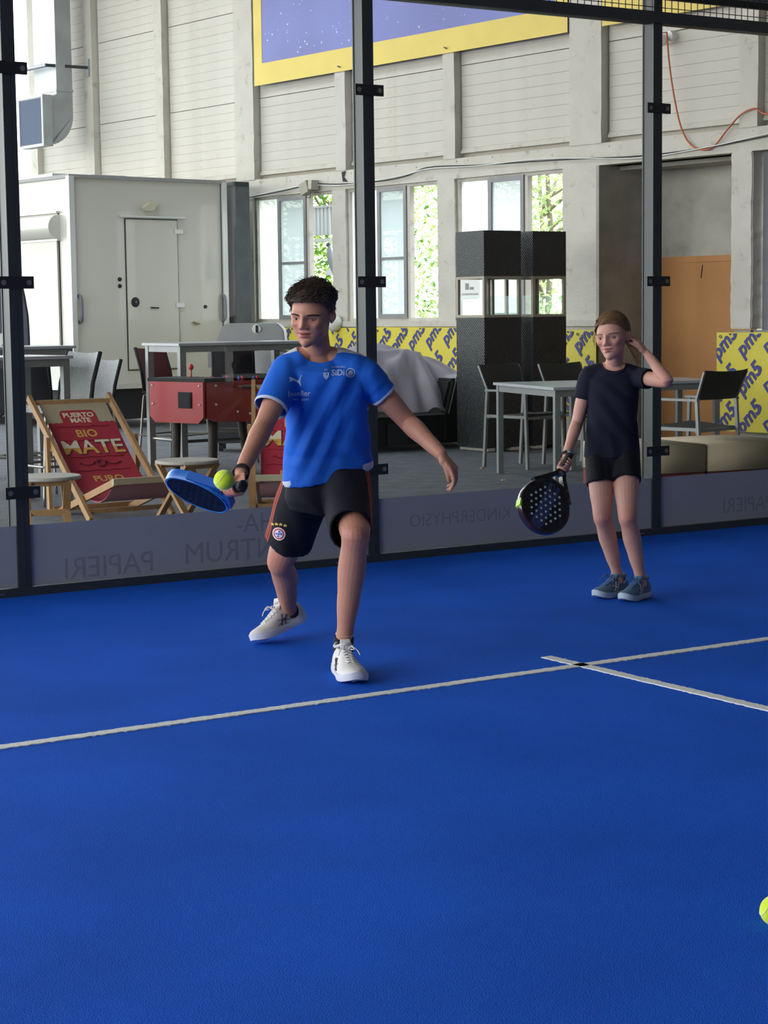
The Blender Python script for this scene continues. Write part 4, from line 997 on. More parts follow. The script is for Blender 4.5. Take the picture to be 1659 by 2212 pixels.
# ---------------------------------------------------------------- joints of the two figures, in metres
BJ = {'head': (-0.8494, -2.469, 1.3265), 'neck': (-0.7792, -2.401, 1.1803), 'chest': (-0.7579, -2.4164, 1.0721), 'belly': (-0.7193, -2.368, 0.8933), 'pelvis': (-0.7041, -2.3383, 0.7311), 'sh_r': (-0.8917, -2.3708, 1.127), 'el_r': (-1.0417, -2.4532, 0.937), 'wr_r': (-1.2225, -2.5959, 0.7767), 'hand_r': (-1.2849, -2.657, 0.7315), 'sh_l': (-0.6374, -2.5014, 1.1123), 'el_l': (-0.4789, -2.5555, 0.9265), 'wr_l': (-0.4605, -2.7494, 0.813), 'kn_l_hand': (-0.4449, -2.8254, 0.765), 'hip_r': (-0.7566, -2.286, 0.686), 'kn_r': (-0.7509, -2.0431, 0.3601), 'an_r': (-0.585, -1.8223, 0.1114), 'heel_r': (-0.5326, -1.8147, 0.0606), 'toe_r': (-0.7837, -1.8725, 0.0), 'hip_l': (-0.6403, -2.383, 0.7037), 'kn_l': (-0.8048, -2.6937, 0.5296), 'an_l': (-0.7837, -2.5678, 0.1143), 'heel_l': (-0.805, -2.5839, 0.0434), 'toe_l': (-0.8928, -2.82, 0.0), 'ball': (-1.5961, -3.1645, 0.8086), 'rk': (-1.3114, -2.4162, 0.6992)}
GJ = {'head': (1.1654, -1.7874, 1.2134), 'neck': (1.2284, -1.7253, 1.0794), 'chest': (1.2248, -1.723, 0.9829), 'belly': (1.2175, -1.7252, 0.8327), 'pelvis': (1.2277, -1.7131, 0.6956), 'sh_r': (1.1407, -1.6503, 1.0331), 'el_r': (1.0937, -1.6228, 0.8185), 'wr_r': (0.9525, -1.7173, 0.6732), 'hand_r': (0.9197, -1.7483, 0.6385), 'sh_l': (1.3089, -1.8082, 1.0253), 'el_l': (1.2832, -2.0328, 1.0122), 'wr_l': (1.2924, -1.8789, 1.1397), 'hand_l': (1.261, -1.8506, 1.2035), 'hip_r': (1.1842, -1.6748, 0.6805), 'kn_r': (1.1251, -1.7699, 0.3815), 'an_r': (1.248, -1.7296, 0.0962), 'toe_r': (1.083, -1.7639, 0.0209), 'hip_l': (1.2774, -1.7472, 0.6798), 'kn_l': (1.1833, -1.8788, 0.3867), 'an_l': (1.2796, -1.8583, 0.0924), 'toe_l': (1.1251, -1.9124, 0.009), 'rk': (0.7375, -1.8106, 0.4432), 'rkbutt': (0.9765, -1.7549, 0.6889)}
# ---------------------------------------------------------------- people: shared tools
CR = Vector((math.cos(yaw), -math.sin(yaw), 0)); CF = Vector((-math.sin(yaw), -math.cos(yaw), 0)); UP = Vector((0, 0, 1))
# the figures face roughly along CF; CR is towards their left hand
def loft(bm, secs, n=28, ex=2.4, caps=True):
    """secs: (centre, side vector, front vector) superellipse rings"""
    rings = []
    for c, sx, sy in secs:
        c = Vector(c); sx = Vector(sx); sy = Vector(sy); ring = []
        for k in range(n):
            a = 2*PI*k/n; ca, sa = math.cos(a), math.sin(a)
            ring.append(bm.verts.new(c+sx*(math.copysign(abs(ca)**(2/ex), ca))+sy*(math.copysign(abs(sa)**(2/ex), sa))))
        rings.append(ring)
    for A, Bq in zip(rings, rings[1:]):
        for k in range(n): bm.faces.new((A[k], A[(k+1) % n], Bq[(k+1) % n], Bq[k]))
    if caps: bm.faces.new(list(reversed(rings[0]))); bm.faces.new(rings[-1])
    return bm
def limb(bm, pts, rads, seg=18, n=6, off=None):
    """smooth tapered limb with rounded ends"""
    P = smooth_path(pts, n); Rr = []
    for i in range(len(P)):
        f = i/n; k = min(int(f), len(rads)-2); t = f-k; t = t*t*(3-2*t); Rr.append(rads[k]*(1-t)+rads[k+1]*t)
    tube(bm, P, Rr, seg); ball(bm, P[0], Rr[0]*.99, 14); ball(bm, P[-1], Rr[-1]*.99, 14); return bm
def ell(bm, c, rad, axes, seg=20):
    M = Matrix((( axes[0].x, axes[1].x, axes[2].x), (axes[0].y, axes[1].y, axes[2].y), (axes[0].z, axes[1].z, axes[2].z))).to_4x4()
    return ball(bm, c, 1.0, seg, rad, M)
def remeshed(name, bm, voxel, smooth_it=4, factor=.5):
    bmesh.ops.recalc_face_normals(bm, faces=bm.faces)
    me = bpy.data.meshes.new(name); bm.to_mesh(me); bm.free()
    o = bpy.data.objects.new(name, me); C.objects.link(o)
    md = o.modifiers.new('r', 'REMESH'); md.mode = 'VOXEL'; md.voxel_size = voxel; md.use_smooth_shade = True
    if smooth_it:
        s = o.modifiers.new('s', 'SMOOTH'); s.factor = factor; s.iterations = smooth_it
    return bake(o)
def bake(o):
    dg = bpy.context.evaluated_depsgraph_get(); dg.update()
    me = bpy.data.meshes.new_from_object(o.evaluated_get(dg)); n = o.name
    old = o.data; o.modifiers.clear(); o.data = me; bpy.data.meshes.remove(old); me.name = n
    return o
def cut(o, bms):
    """carve closed shapes out of a garment so it has true openings"""
    hs = []
    for bm in bms:
        bmesh.ops.recalc_face_normals(bm, faces=bm.faces)
        me = bpy.data.meshes.new('cut'); bm.to_mesh(me); bm.free(); h = bpy.data.objects.new('cut', me); C.objects.link(h); hs.append(h)
        md = o.modifiers.new('b', 'BOOLEAN'); md.operation = 'DIFFERENCE'; md.object = h; md.solver = 'EXACT'
    bake(o)
    for h in hs: m_ = h.data; bpy.data.objects.remove(h); bpy.data.meshes.remove(m_)
    o.data.shade_smooth(); o.data.set_sharp_from_angle(angle=R(50)); return o
def coords(me):
    a = np.empty(len(me.vertices)*3); me.vertices.foreach_get('co', a); return a.reshape(-1, 3)
def setco(me, a): me.vertices.foreach_set('co', a.ravel()); me.update()
def attr(me, name, vals):
    a = me.attributes.new(name, 'FLOAT', 'POINT'); a.data.foreach_set('value', np.asarray(vals, dtype=np.float32))
def sstep(x, a, b): t = np.clip((x-a)/(b-a), 0, 1); return t*t*(3-2*t)

def head_shape(bm, c, ax, H, ear=True, jaw=1.0):
    X, Y, Z = ax
    def p(x, y, z): return c+(X*x+Y*y+Z*z)*H
    ell(bm, p(0, -.07, .115), (.335*H, .425*H, .385*H), ax, 28)
    ell(bm, p(0, .10, .02), (.305*H, .285*H, .30*H), ax, 24)
    ell(bm, p(0, .10, -.17), (.262*H*jaw, .255*H, .27*H), ax, 24)
    ell(bm, p(0, .18, -.31), (.18*H*jaw, .185*H, .165*H), ax, 20)
    ell(bm, p(0, .265, -.405), (.095*H, .09*H, .085*H), ax, 16)
    for s in (-1, 1):
        ell(bm, p(s*.155, .19, -.08), (.125*H, .14*H, .12*H), ax, 16)
        ell(bm, p(s*.155*jaw, .03, -.23), (.095*H, .17*H, .13*H), ax, 16)
        if ear:
            e1 = (X*s*math.cos(.55)+(Y)*math.sin(.55)).normalized(); e3 = (Z+(-Y)*.2).normalized(); e2 = e3.cross(e1).normalized()
            ell(bm, p(s*.372, -.055, .01), (.026*H, .072*H, .108*H), (e1, e2, e3), 16)
            ell(bm, p(s*.345, -.035, -.085), (.024*H, .045*H, .045*H), (e1, e2, e3), 12)
def soften_head(o, c, H, it=9):
    bmh = bmesh.new(); bmh.from_mesh(o.data); vs = [v for v in bmh.verts if (v.co-c).length < .56*H]
    vs = [v for v in vs if True]
    for _ in range(it): bmesh.ops.smooth_vert(bmh, verts=vs, factor=.5, use_axis_x=True, use_axis_y=True, use_axis_z=True)
    bmh.to_mesh(o.data); bmh.free(); o.data.update()
def face_warp(me, c, ax, H, age=1.0, smile=0.0):
    V = coords(me); A = np.array([list(a) for a in ax]); c = np.array(c)
    L = (V-c) @ A.T / H
    D = np.zeros_like(L)
    near = (np.abs(L) < .75).all(axis=1) & (L[:, 2] > -.52)
    fr = sstep(L[:, 1], .08, .22)
    def g(cx, cz, rx, rz, dy=0, dz=0, dx=0, pw=2):
        q = np.exp(-(np.abs((L[:, 0]-cx)/rx)**pw+np.abs((L[:, 2]-cz)/rz)**pw))*fr*near
        D[:, 1] += q*dy; D[:, 2] += q*dz; D[:, 0] += q*dx
    for s in (-1, 1):
        g(s*.145, -.005, .085, .050, -.050)
        g(s*.07, .0, .04, .05, -.025)
        g(s*.15, .085, .13, .035, .020)
        g(s*.20, -.11, .08, .06, .016)
        g(s*.060, -.142, .030, .028, .036)
        g(s*.12, -.30, .05, .08, -.010)
    g(0, .02, .048, .075, .036); g(0, -.065, .050, .06, .048); g(0, -.118, .060, .045, .078)
    g(0, -.185, .05, .022, -.012)
    g(0, -.225, .095, .020, .030); g(0, -.283, .078, .024, .034); g(0, -.252, .10, .010, -.030, pw=2)
    g(0, -.325, .08, .022, -.022); g(0, -.41, .075, .05, .022)
    for s in (-1, 1): g(s*.105, -.25, .022, .022, -.014)
    # ear bowls
    for s in (-1, 1):
        q = np.exp(-(((L[:, 1]+.035)/.03)**2+((L[:, 2]-.0)/.055)**2))*near*(s*L[:, 0] > .33)
        D[:, 0] -= s*q*.022
    V2 = V+(D*H) @ A
    setco(me, V2); return L
M_skin_cache = {}
def skin_mat(name, base, pink, lip, dark):
    m = mat(name, base, .52, spec=.35); n = m.node_tree; b = n.nodes['Principled BSDF']
    b.inputs['Subsurface Weight'].default_value = 0.0
    cur = None; colr = n.nodes.new('ShaderNodeRGB'); colr.outputs[0].default_value = srgb(base); cur = colr.outputs[0]
    for nm, c in (('pink', pink), ('lip', lip), ('brow', dark)):
        at = n.nodes.new('ShaderNodeAttribute'); at.attribute_name = nm
        mx = n.nodes.new('ShaderNodeMix'); mx.data_type = 'RGBA'; mx.inputs[7].default_value = srgb(c)
        n.links.new(at.outputs['Fac'], mx.inputs[0]); n.links.new(cur, mx.inputs[6]); cur = mx.outputs[2]
    t = n.nodes.new('ShaderNodeTexNoise'); t.inputs['Scale'].default_value = 38; t.inputs['Detail'].default_value = 5
    co = n.nodes.new('ShaderNodeTexCoord'); n.links.new(co.outputs['Object'], t.inputs['Vector'])
    mr = n.nodes.new('ShaderNodeMapRange'); mr.inputs[3].default_value = .90; mr.inputs[4].default_value = 1.08; n.links.new(t.outputs[0], mr.inputs[0])
    mx = n.nodes.new('ShaderNodeMix'); mx.data_type = 'RGBA'; mx.blend_type = 'MULTIPLY'; mx.inputs[0].default_value = 1
    n.links.new(cur, mx.inputs[6]); n.links.new(mr.outputs[0], mx.inputs[7]); n.links.new(mx.outputs[2], b.inputs['Base Color'])
    t2 = n.nodes.new('ShaderNodeTexNoise'); t2.inputs['Scale'].default_value = 420; n.links.new(co.outputs['Object'], t2.inputs['Vector'])
    bp = n.nodes.new('ShaderNodeBump'); bp.inputs['Strength'].default_value = .18; bp.inputs['Distance'].default_value = .002
    n.links.new(t2.outputs[0], bp.inputs['Height']); n.links.new(bp.outputs[0], b.inputs['Normal'])
    return m
def face_attrs(me, L, extra_pink=(), ck=.35):
    V = coords(me); x, y, z = L[:, 0], L[:, 1], L[:, 2]
    fr = (y > .1) & (np.abs(L) < .75).all(axis=1)
    def g(cx, cz, rx, rz): return np.exp(-(((x-cx)/rx)**2+((z-cz)/rz)**2))*fr
    lip = np.clip(1.5*g(0, -.227, .088, .020)+1.5*g(0, -.280, .075, .026), 0, 1)
    lip = sstep(lip, .35, .8)
    pink = np.clip(.7*g(.2, -.12, .10, .09)+.7*g(-.2, -.12, .10, .09)+.7*g(0, -.12, .06, .05), 0, 1)*ck
    for p, r, k in extra_pink:
        pink = np.maximum(pink, k*np.exp(-((V-np.array(p))**2).sum(1)/r**2))
    attr(me, 'lip', lip); attr(me, 'pink', pink); attr(me, 'brow', np.zeros(len(x)))
def bvh_of(o):
    from mathutils.bvhtree import BVHTree
    me = o.data; return BVHTree.FromPolygons([v.co.copy() for v in me.vertices], [tuple(p.vertices) for p in me.polygons])
def face_parts(root, body, c, ax, H, brow_col, look=(0, 0), iris='#5a4632', browz=.085, lidc='#5b3a30', browth=.010, lid=.45, lipgap=.0012):
    X, Y, Z = ax; bt = bvh_of(body)
    def surf(x, z, off=.0):
        o_ = c+(X*x+Y*.8+Z*z)*H; h = bt.ray_cast(o_, -Y)
        return (h[0]+Y*off) if h[0] is not None else c+(X*x+Y*.3+Z*z)*H
    Ms = mat('eye_white_shaded', '#978e8a', .35); Mi = mat('iris', iris, .2); Mp = mat('pupil', '#0c0a0a', .1)  # whites of the eyes greyed to carry the shade under the lids
    for s in (-1, 1):
        ec = surf(s*.145, -.003); base = ec-Y*.0088
        rr = .0108
        def ep(u, v):  # point on eyeball front
            a = u/rr; b = v/rr; return base+X*(rr*math.sin(a))+Z*(rr*math.sin(b))+Y*(rr*math.cos(a)*math.cos(b)+.0008)
        w_ = .0132*H/.2; hh = .0060*H/.2
        b = B(); n = 16; m_ = 6; rows = []
        for i in range(n+1):
            t = -1+2*i/n; up = hh*(1-t*t)**.7*lid*2; lo = -hh*.7*(1-t*t)**.8
            rows.append([b.verts.new(ep(t*w_, lo+(up-lo)*j/m_)) for j in range(m_+1)])
        for i in range(n):
            for j in range(m_):
                try: b.faces.new((rows[i][j], rows[i+1][j], rows[i+1][j+1], rows[i][j+1]))
                except ValueError: pass
        bmesh.ops.remove_doubles(b, verts=b.verts, dist=1e-5)
        eye = obj('eye', b, Ms, root, smooth=True)
        for nm, r0, mm, of in (('iris', .0066, Mi, .0004), ('pupil', .0032, Mp, .0008)):
            b = B(); k = 20
            vs = []
            for q in range(k):
                a = 2*PI*q/k; u = look[0]+r0*math.cos(a); v = look[1]+r0*math.sin(a)
                t = max(-1, min(1, u/w_)); up = hh*(1-t*t)**.7*lid*2; lo = -hh*.7*(1-t*t)**.8
                vs.append(b.verts.new(ep(u, max(lo, min(up, v)))+Y*of))
            b.faces.new(vs); obj(nm, b, mm, eye)
        b = B(); tube(b, [ep(t*w_*1.05, hh*(max(0, 1-t*t))**.7*lid*2)+Y*.0011 for t in [-1+2*i/12 for i in range(13)]], [.0005]+[.0012]*11+[.0005], 6)
        obj('eyelid', b, mat('lash', lidc, .6), root, smooth=True)
        b = B(); tube(b, [ep(t*w_*1.0, -hh*.75*(max(0, 1-t*t))**.8)+Y*.0006 for t in [-1+2*i/12 for i in range(13)]], [.0003]+[.0007]*11+[.0003], 6)
        obj('eyelid', b, mat('lower_lid', '#8f5f50', .6), root, smooth=True)
        # brow: many short hairs along an arc
        b = B(); rnd = random.Random(4)
        for i in range(110):
            t = i/109; x = s*(.065+.175*t); z = browz+.022*math.sin(t*PI*.8)-.014*t+rnd.uniform(-1, 1)*browth*(1-.6*t)
            p0 = surf(x, z, .0006); p1 = surf(x+s*.03, z+.008*(1-1.6*t), .0012); tube(b, [p0, p1], [.0011, .0004], 4, cap=False)
        obj('eyebrow', b, mat('brow_hair', brow_col, .8), root)
    b = B()
    tube(b, [surf(x, -.252+.012*abs(x)/.1-.004, -.0003) for x in [-.085+.17*i/10 for i in range(11)]], [.0004]+[lipgap]*9+[.0004], 6); obj('mouth_line', b, mat('mouth_dark', '#4a2420', .7), root)
    for s in (-1, 1):
        b = B(); ball(b, surf(s*.030, -.160, .0), .0016, 8, (1.2, .6, .7)); obj('nostril', b, mat('nostril_dark', '#3a1d18', .8), root)
    return surf

def hand(bm, wrist, d, nrm, thumb, s=1.0, curl=(.3, .35, .4, .45), spread=.10, tcurl=.3, tout=.7, palm=.085):
    """palm and five separate fingers. d: along the hand, nrm: back-of-hand normal, thumb: side the thumb is on"""
    d = Vector(d).normalized(); nrm = Vector(nrm); nrm = (nrm-d*nrm.dot(d)).normalized(); t = d.cross(nrm).normalized()
    if t.dot(Vector(thumb)) < 0: t = -t
    w0 = Vector(wrist); pl = palm*s
    loft(bm, [(w0-d*.01*s, t*.022*s, nrm*.017*s), (w0+d*.02*s, t*.028*s, nrm*.015*s), (w0+d*pl*.6, t*.037*s, nrm*.0135*s), (w0+d*pl*.97, t*.038*s, nrm*.011*s)], 20)
    ball(bm, w0+d*pl*.35+t*.02*s-nrm*.006*s, .017*s, 12)
    Ls = ((.040, .026, .020), (.044, .029, .021), (.041, .027, .020), (.032, .021, .018))
    tips = []
    for i in range(4):
        off = (.029-.0193*i)*s; a = spread*(1.3-i)/1.5; dd = (d*math.cos(a)+t*math.sin(a)).normalized()
        p = w0+d*pl*(.95 if i in (1, 2) else .90)+t*off; pts = [p-dd*.018*s, p]; ang = 0; c_ = curl[i]
        for j, l in enumerate(Ls[i]):
            ang += c_*(1.0, 1.25, .8)[j]; p = p+(dd*math.cos(ang)-nrm*math.sin(ang))*l*s; pts.append(p)
        r0 = (.0088, .0090, .0085, .0076)[i]*s; limb(bm, pts, [r0*1.05, r0, r0*.95, r0*.86, r0*.76], 12, 3); tips.append(pts)
    dd = (d*math.cos(tout)+t*math.sin(tout)).normalized(); p = w0+d*pl*.22+t*.018*s-nrm*.004*s; pts = [p]; ang = 0
    for j, l in enumerate((.038, .030, .026)):
        ang += tcurl*(.6, 1, 1)[j]; e = (dd*math.cos(ang)+(d*.55-nrm*.6-t*.25).normalized()*math.sin(ang)).normalized(); p = p+e*l*s; pts.append(p)
    limb(bm, pts, [.0135*s, .0105*s, .0098*s, .0078*s], 12, 3)
    return tips

def strands(name, root, m, items, seg=4, sides=3):
    """items: (list of points, base radius)"""
    b = B()
    for pts, r in items:
        n = len(pts); tube(b, pts, [r*(1-.85*(i/(n-1))**1.5) for i in range(n)], sides, cap=False)
    o = obj(name, b, m, root, smooth=True); return o

def shoe(name, parent, heel, toe, up=UP, L=None, W=.095, H=.085, colu='#d6d3cf', cols='#cfd2dc', stripe='#2a2740', lace='#e2dfdb', col_sock=None, roll=0.0, collar='#c9c6c4', side=1, tail=True):
    """running shoe; x to the toe, z up. parts: upper, sole, laces, stripes, collar, tongue"""
    heel = Vector(heel); toe = Vector(toe); x = (toe-heel); L = L or x.length; x.normalize()
    z = Vector(up); z = (z-x*z.dot(x)).normalized(); y = z.cross(x)
    if roll: z, y = z*math.cos(roll)+y*math.sin(roll), y*math.cos(roll)-z*math.sin(roll)
    M = Matrix(((x.x, y.x, z.x, heel.x), (x.y, y.y, z.y, heel.y), (x.z, y.z, z.z, heel.z), (0, 0, 0, 1)))
    root = bpy.data.objects.new(name, None); C.objects.link(root); root.parent = parent; root.matrix_world = M; root.empty_display_size = .05
    S = [ # s, half width, centre y, top z, toe-spring
        (0.0, .026, 0, .060, .012), (.04, .034, 0, .076, .006), (.12, .038, 0, .086, .002), (.24, .037, -.001, .088, 0), (.36, .037, -.002, .090, 0), (.46, .040, -.002, .082, 0),
        (.58, .046, -.001, .068, 0), (.70, .050, .001, .057, .001), (.82, .047, .003, .049, .004), (.92, .038, .004, .041, .010), (.98, .022, .004, .031, .016), (1.0, .010, .004, .026, .019)]
    kW = W/.10; kH = H/.088
    def ring(s, hw, cy, top, sp, z0):
        o = []
        for k in range(20):
            a = PI*k/19; ca, sa = math.cos(a), math.sin(a)
            yy = cy+hw*kW*math.copysign(abs(ca)**.75, ca)*(1-.22*sa**3); zz = z0+sp+(top*kH-z0)*sa**.85
            o.append(Vector((s*L, yy, zz)))
        return o
    b = B(); prev = None
    for s, hw, cy, top, sp in S:
        cur = [b.verts.new(p) for p in ring(s, hw*.96, cy, top, sp, .020)]
        if prev:
            for k in range(19): b.faces.new((prev[k], prev[k+1], cur[k+1], cur[k]))
            b.faces.new((prev[19], prev[0], cur[0], cur[19]))
        else: b.faces.new(list(reversed(cur)))
        prev = cur
    b.faces.new(prev); bmesh.ops.recalc_face_normals(b, faces=b.faces)
    bmesh.ops.subdivide_edges(b, edges=b.edges[:], cuts=1, smooth=.6, use_grid_fill=True)
    up_ = obj('upper', b, mat('shoe_upper', colu, .7, var=.06, vscale=20, bump=.15, bscale=200), root, smooth=True)
    b = B(); prev = None
    for s, hw, cy, top, sp in S:
        cur = [b.verts.new((s*L*1.01-.001, cy+hw*kW*1.06*q, sp+zz)) for q, zz in ((-1, .026), (-1.03, .012), (-.96, 0), (.96, 0), (1.03, .012), (1, .026))]
        if prev:
            for k in range(6): b.faces.new((prev[k], prev[(k+1) % 6], cur[(k+1) % 6], cur[k]))
        else: b.faces.new(list(reversed(cur)))
        prev = cur
    b.faces.new(prev); bmesh.ops.recalc_face_normals(b, faces=b.faces); obj('sole', b, mat('shoe_sole', cols, .6), root, smooth='auto')
    from mathutils.bvhtree import BVHTree
    me = up_.data; bt = BVHTree.FromPolygons([v.co.copy() for v in me.vertices], [tuple(p.vertices) for p in me.polygons])
    def on(xx, yy, off=.001, side_=0):
        if side_:
            h = bt.ray_cast(Vector((xx, side_*.12, yy)), Vector((0, -side_, 0)))
            return h[0]+h[1]*off if h[0] is not None else Vector((xx, side_*.045, yy))
        h = bt.ray_cast(Vector((xx, yy, .2)), Vector((0, 0, -1))); return h[0]+h[1]*off if h[0] is not None else Vector((xx, yy, .07))
    b = B(); Ml = mat('lace', lace, .7)
    for i in range(5):
        xx = L*(.44+.062*i); w = .020-.0012*i
        for sg in (-1, 1): tube(b, [on(xx+sg*.007*(q), w*q, .0022) for q in (-1, -.5, 0, .5, 1)], .0021, 6)
    for sg in (-1, 1):
        q = on(L*.43, sg*.004, .004); tube(b, smooth_path([q, q+Vector((.012, sg*.016, .010)), q+Vector((.030, sg*.028, .002)), q+Vector((.040, sg*.036, -.014))], 4), .0020, 6)
        tube(b, smooth_path([q, q+Vector((.014, sg*.010, .016)), q+Vector((.032, sg*.016, .008)), q+Vector((.018, sg*.006, .003))], 4), .0020, 6)
    obj('laces', b, Ml, root, smooth=True)
    if stripe:
        for sd in (-1, 1):
            b = B()
            def strip(a0, a1, w):
                pp = [on(a0[0]+(a1[0]-a0[0])*i/8, a0[1]+(a1[1]-a0[1])*i/8, .0012, sd) for i in range(9)]
                tube(b, pp, w, 6, flat=.45)
            strip((L*.34, .068), (L*.44, .028), .0028); strip((L*.42, .070), (L*.52, .028), .0028)
            strip((L*.28, .036), (L*.55, .055), .0026); strip((L*.30, .060), (L*.58, .032), .0022)
            obj('side_stripes', b, mat('shoe_stripe', stripe, .6), root, smooth=True)
    b = B(); pts = [Vector((L*(.20+.17*math.cos(a)), .030*kW*math.sin(a), (.090+.010*math.cos(a)**2+.004*math.cos(a))*kH)) for a in [2*PI*i/20 for i in range(20)]]
    tube(b, pts, .0062, 8, close=True); obj('collar', b, mat('shoe_collar', collar, .8), root, smooth=True)
    b = B(); loft(b, [(Vector((L*.40, 0, .078*kH)), Vector((0, .020, 0)), Vector((.004, 0, 0))), (Vector((L*.35, 0, .103*kH)), Vector((0, .022, 0)), Vector((.004, 0, 0))), (Vector((L*.325, 0, .118*kH)), Vector((0, .018, 0)), Vector((.003, 0, 0)))], 16); obj('tongue', b, mat('shoe_tongue', colu, .8), root, smooth=True)
    return root

def garment_mat(name, base, rough=.8, weave_=.25, marks=(), sheen=.0, wr=.0):
    """cloth; marks: (attribute, colour, lo, hi) where the attribute lies in lo..hi the cloth is dyed"""
    m = mat(name, base, rough, spec=.25, sheen=sheen); n = m.node_tree; b = n.nodes['Principled BSDF']
    c = n.nodes.new('ShaderNodeRGB'); c.outputs[0].default_value = srgb(base); cur = c.outputs[0]
    for an, col, lo, hi in marks:
        at = n.nodes.new('ShaderNodeAttribute'); at.attribute_name = an
        g1 = n.nodes.new('ShaderNodeMath'); g1.operation = 'GREATER_THAN'; g1.inputs[1].default_value = lo; n.links.new(at.outputs['Fac'], g1.inputs[0])
        g2 = n.nodes.new('ShaderNodeMath'); g2.operation = 'LESS_THAN'; g2.inputs[1].default_value = hi; n.links.new(at.outputs['Fac'], g2.inputs[0])
        mu = n.nodes.new('ShaderNodeMath'); mu.operation = 'MULTIPLY'; n.links.new(g1.outputs[0], mu.inputs[0]); n.links.new(g2.outputs[0], mu.inputs[1])
        mx = n.nodes.new('ShaderNodeMix'); mx.data_type = 'RGBA'; mx.inputs[7].default_value = srgb(col)
        n.links.new(mu.outputs[0], mx.inputs[0]); n.links.new(cur, mx.inputs[6]); cur = mx.outputs[2]
    n.links.new(cur, b.inputs['Base Color'])
    co = n.nodes.new('ShaderNodeTexCoord'); t = n.nodes.new('ShaderNodeTexNoise'); t.inputs['Scale'].default_value = 300; n.links.new(co.outputs['Object'], t.inputs['Vector'])
    bp = n.nodes.new('ShaderNodeBump'); bp.inputs['Strength'].default_value = weave_; bp.inputs['Distance'].default_value = .002
    n.links.new(t.outputs[0], bp.inputs['Height']); n.links.new(bp.outputs[0], b.inputs['Normal']); return m
def folds(me, terms, mask=None):
    """real cloth folds: terms (direction, frequency, phase, amplitude, centre, radius, crest direction)"""
    V = coords(me); N = np.empty(len(me.vertices)*3); me.vertices.foreach_get('normal', N); N = N.reshape(-1, 3)
    D = np.zeros(len(V))
    for d, fq, ph, amp, c, rad, along in terms:
        d = np.array(d, float); d /= np.linalg.norm(d); r = V-np.array(c); al = np.array(along, float); al /= np.linalg.norm(al)
        q = r @ d; s = r @ al
        w_ = np.exp(-((r-np.outer(s, al))**2).sum(1)/rad[0]**2-(s/rad[1])**2)
        k = np.cos(q*fq+ph+1.2*np.sin(s*9+ph)); D += amp*w_*np.sign(k)*np.abs(k)**1.3
    if mask is not None: D *= mask
    setco(me, V+N*D[:, None])
def decal(name, b, m, parent, origin, X, Z, N_, bt, off=.0012):
    """print lying on cloth: flat letters (x, z) dropped along -N onto the garment"""
    bmesh.ops.triangulate(b, faces=b.faces[:])
    bmesh.ops.subdivide_edges(b, edges=[e for e in b.edges if e.calc_length() > .008], cuts=2)
    o = Vector(origin); keep = []
    for v in b.verts:
        p = o+X*v.co.x+Z*v.co.z+N_*.25; h = bt.ray_cast(p, -N_)
        v.co = (h[0]+N_*(off-v.co.y*.3)) if h[0] is not None else o+X*v.co.x+Z*v.co.z
    return obj(name, b, m, parent)
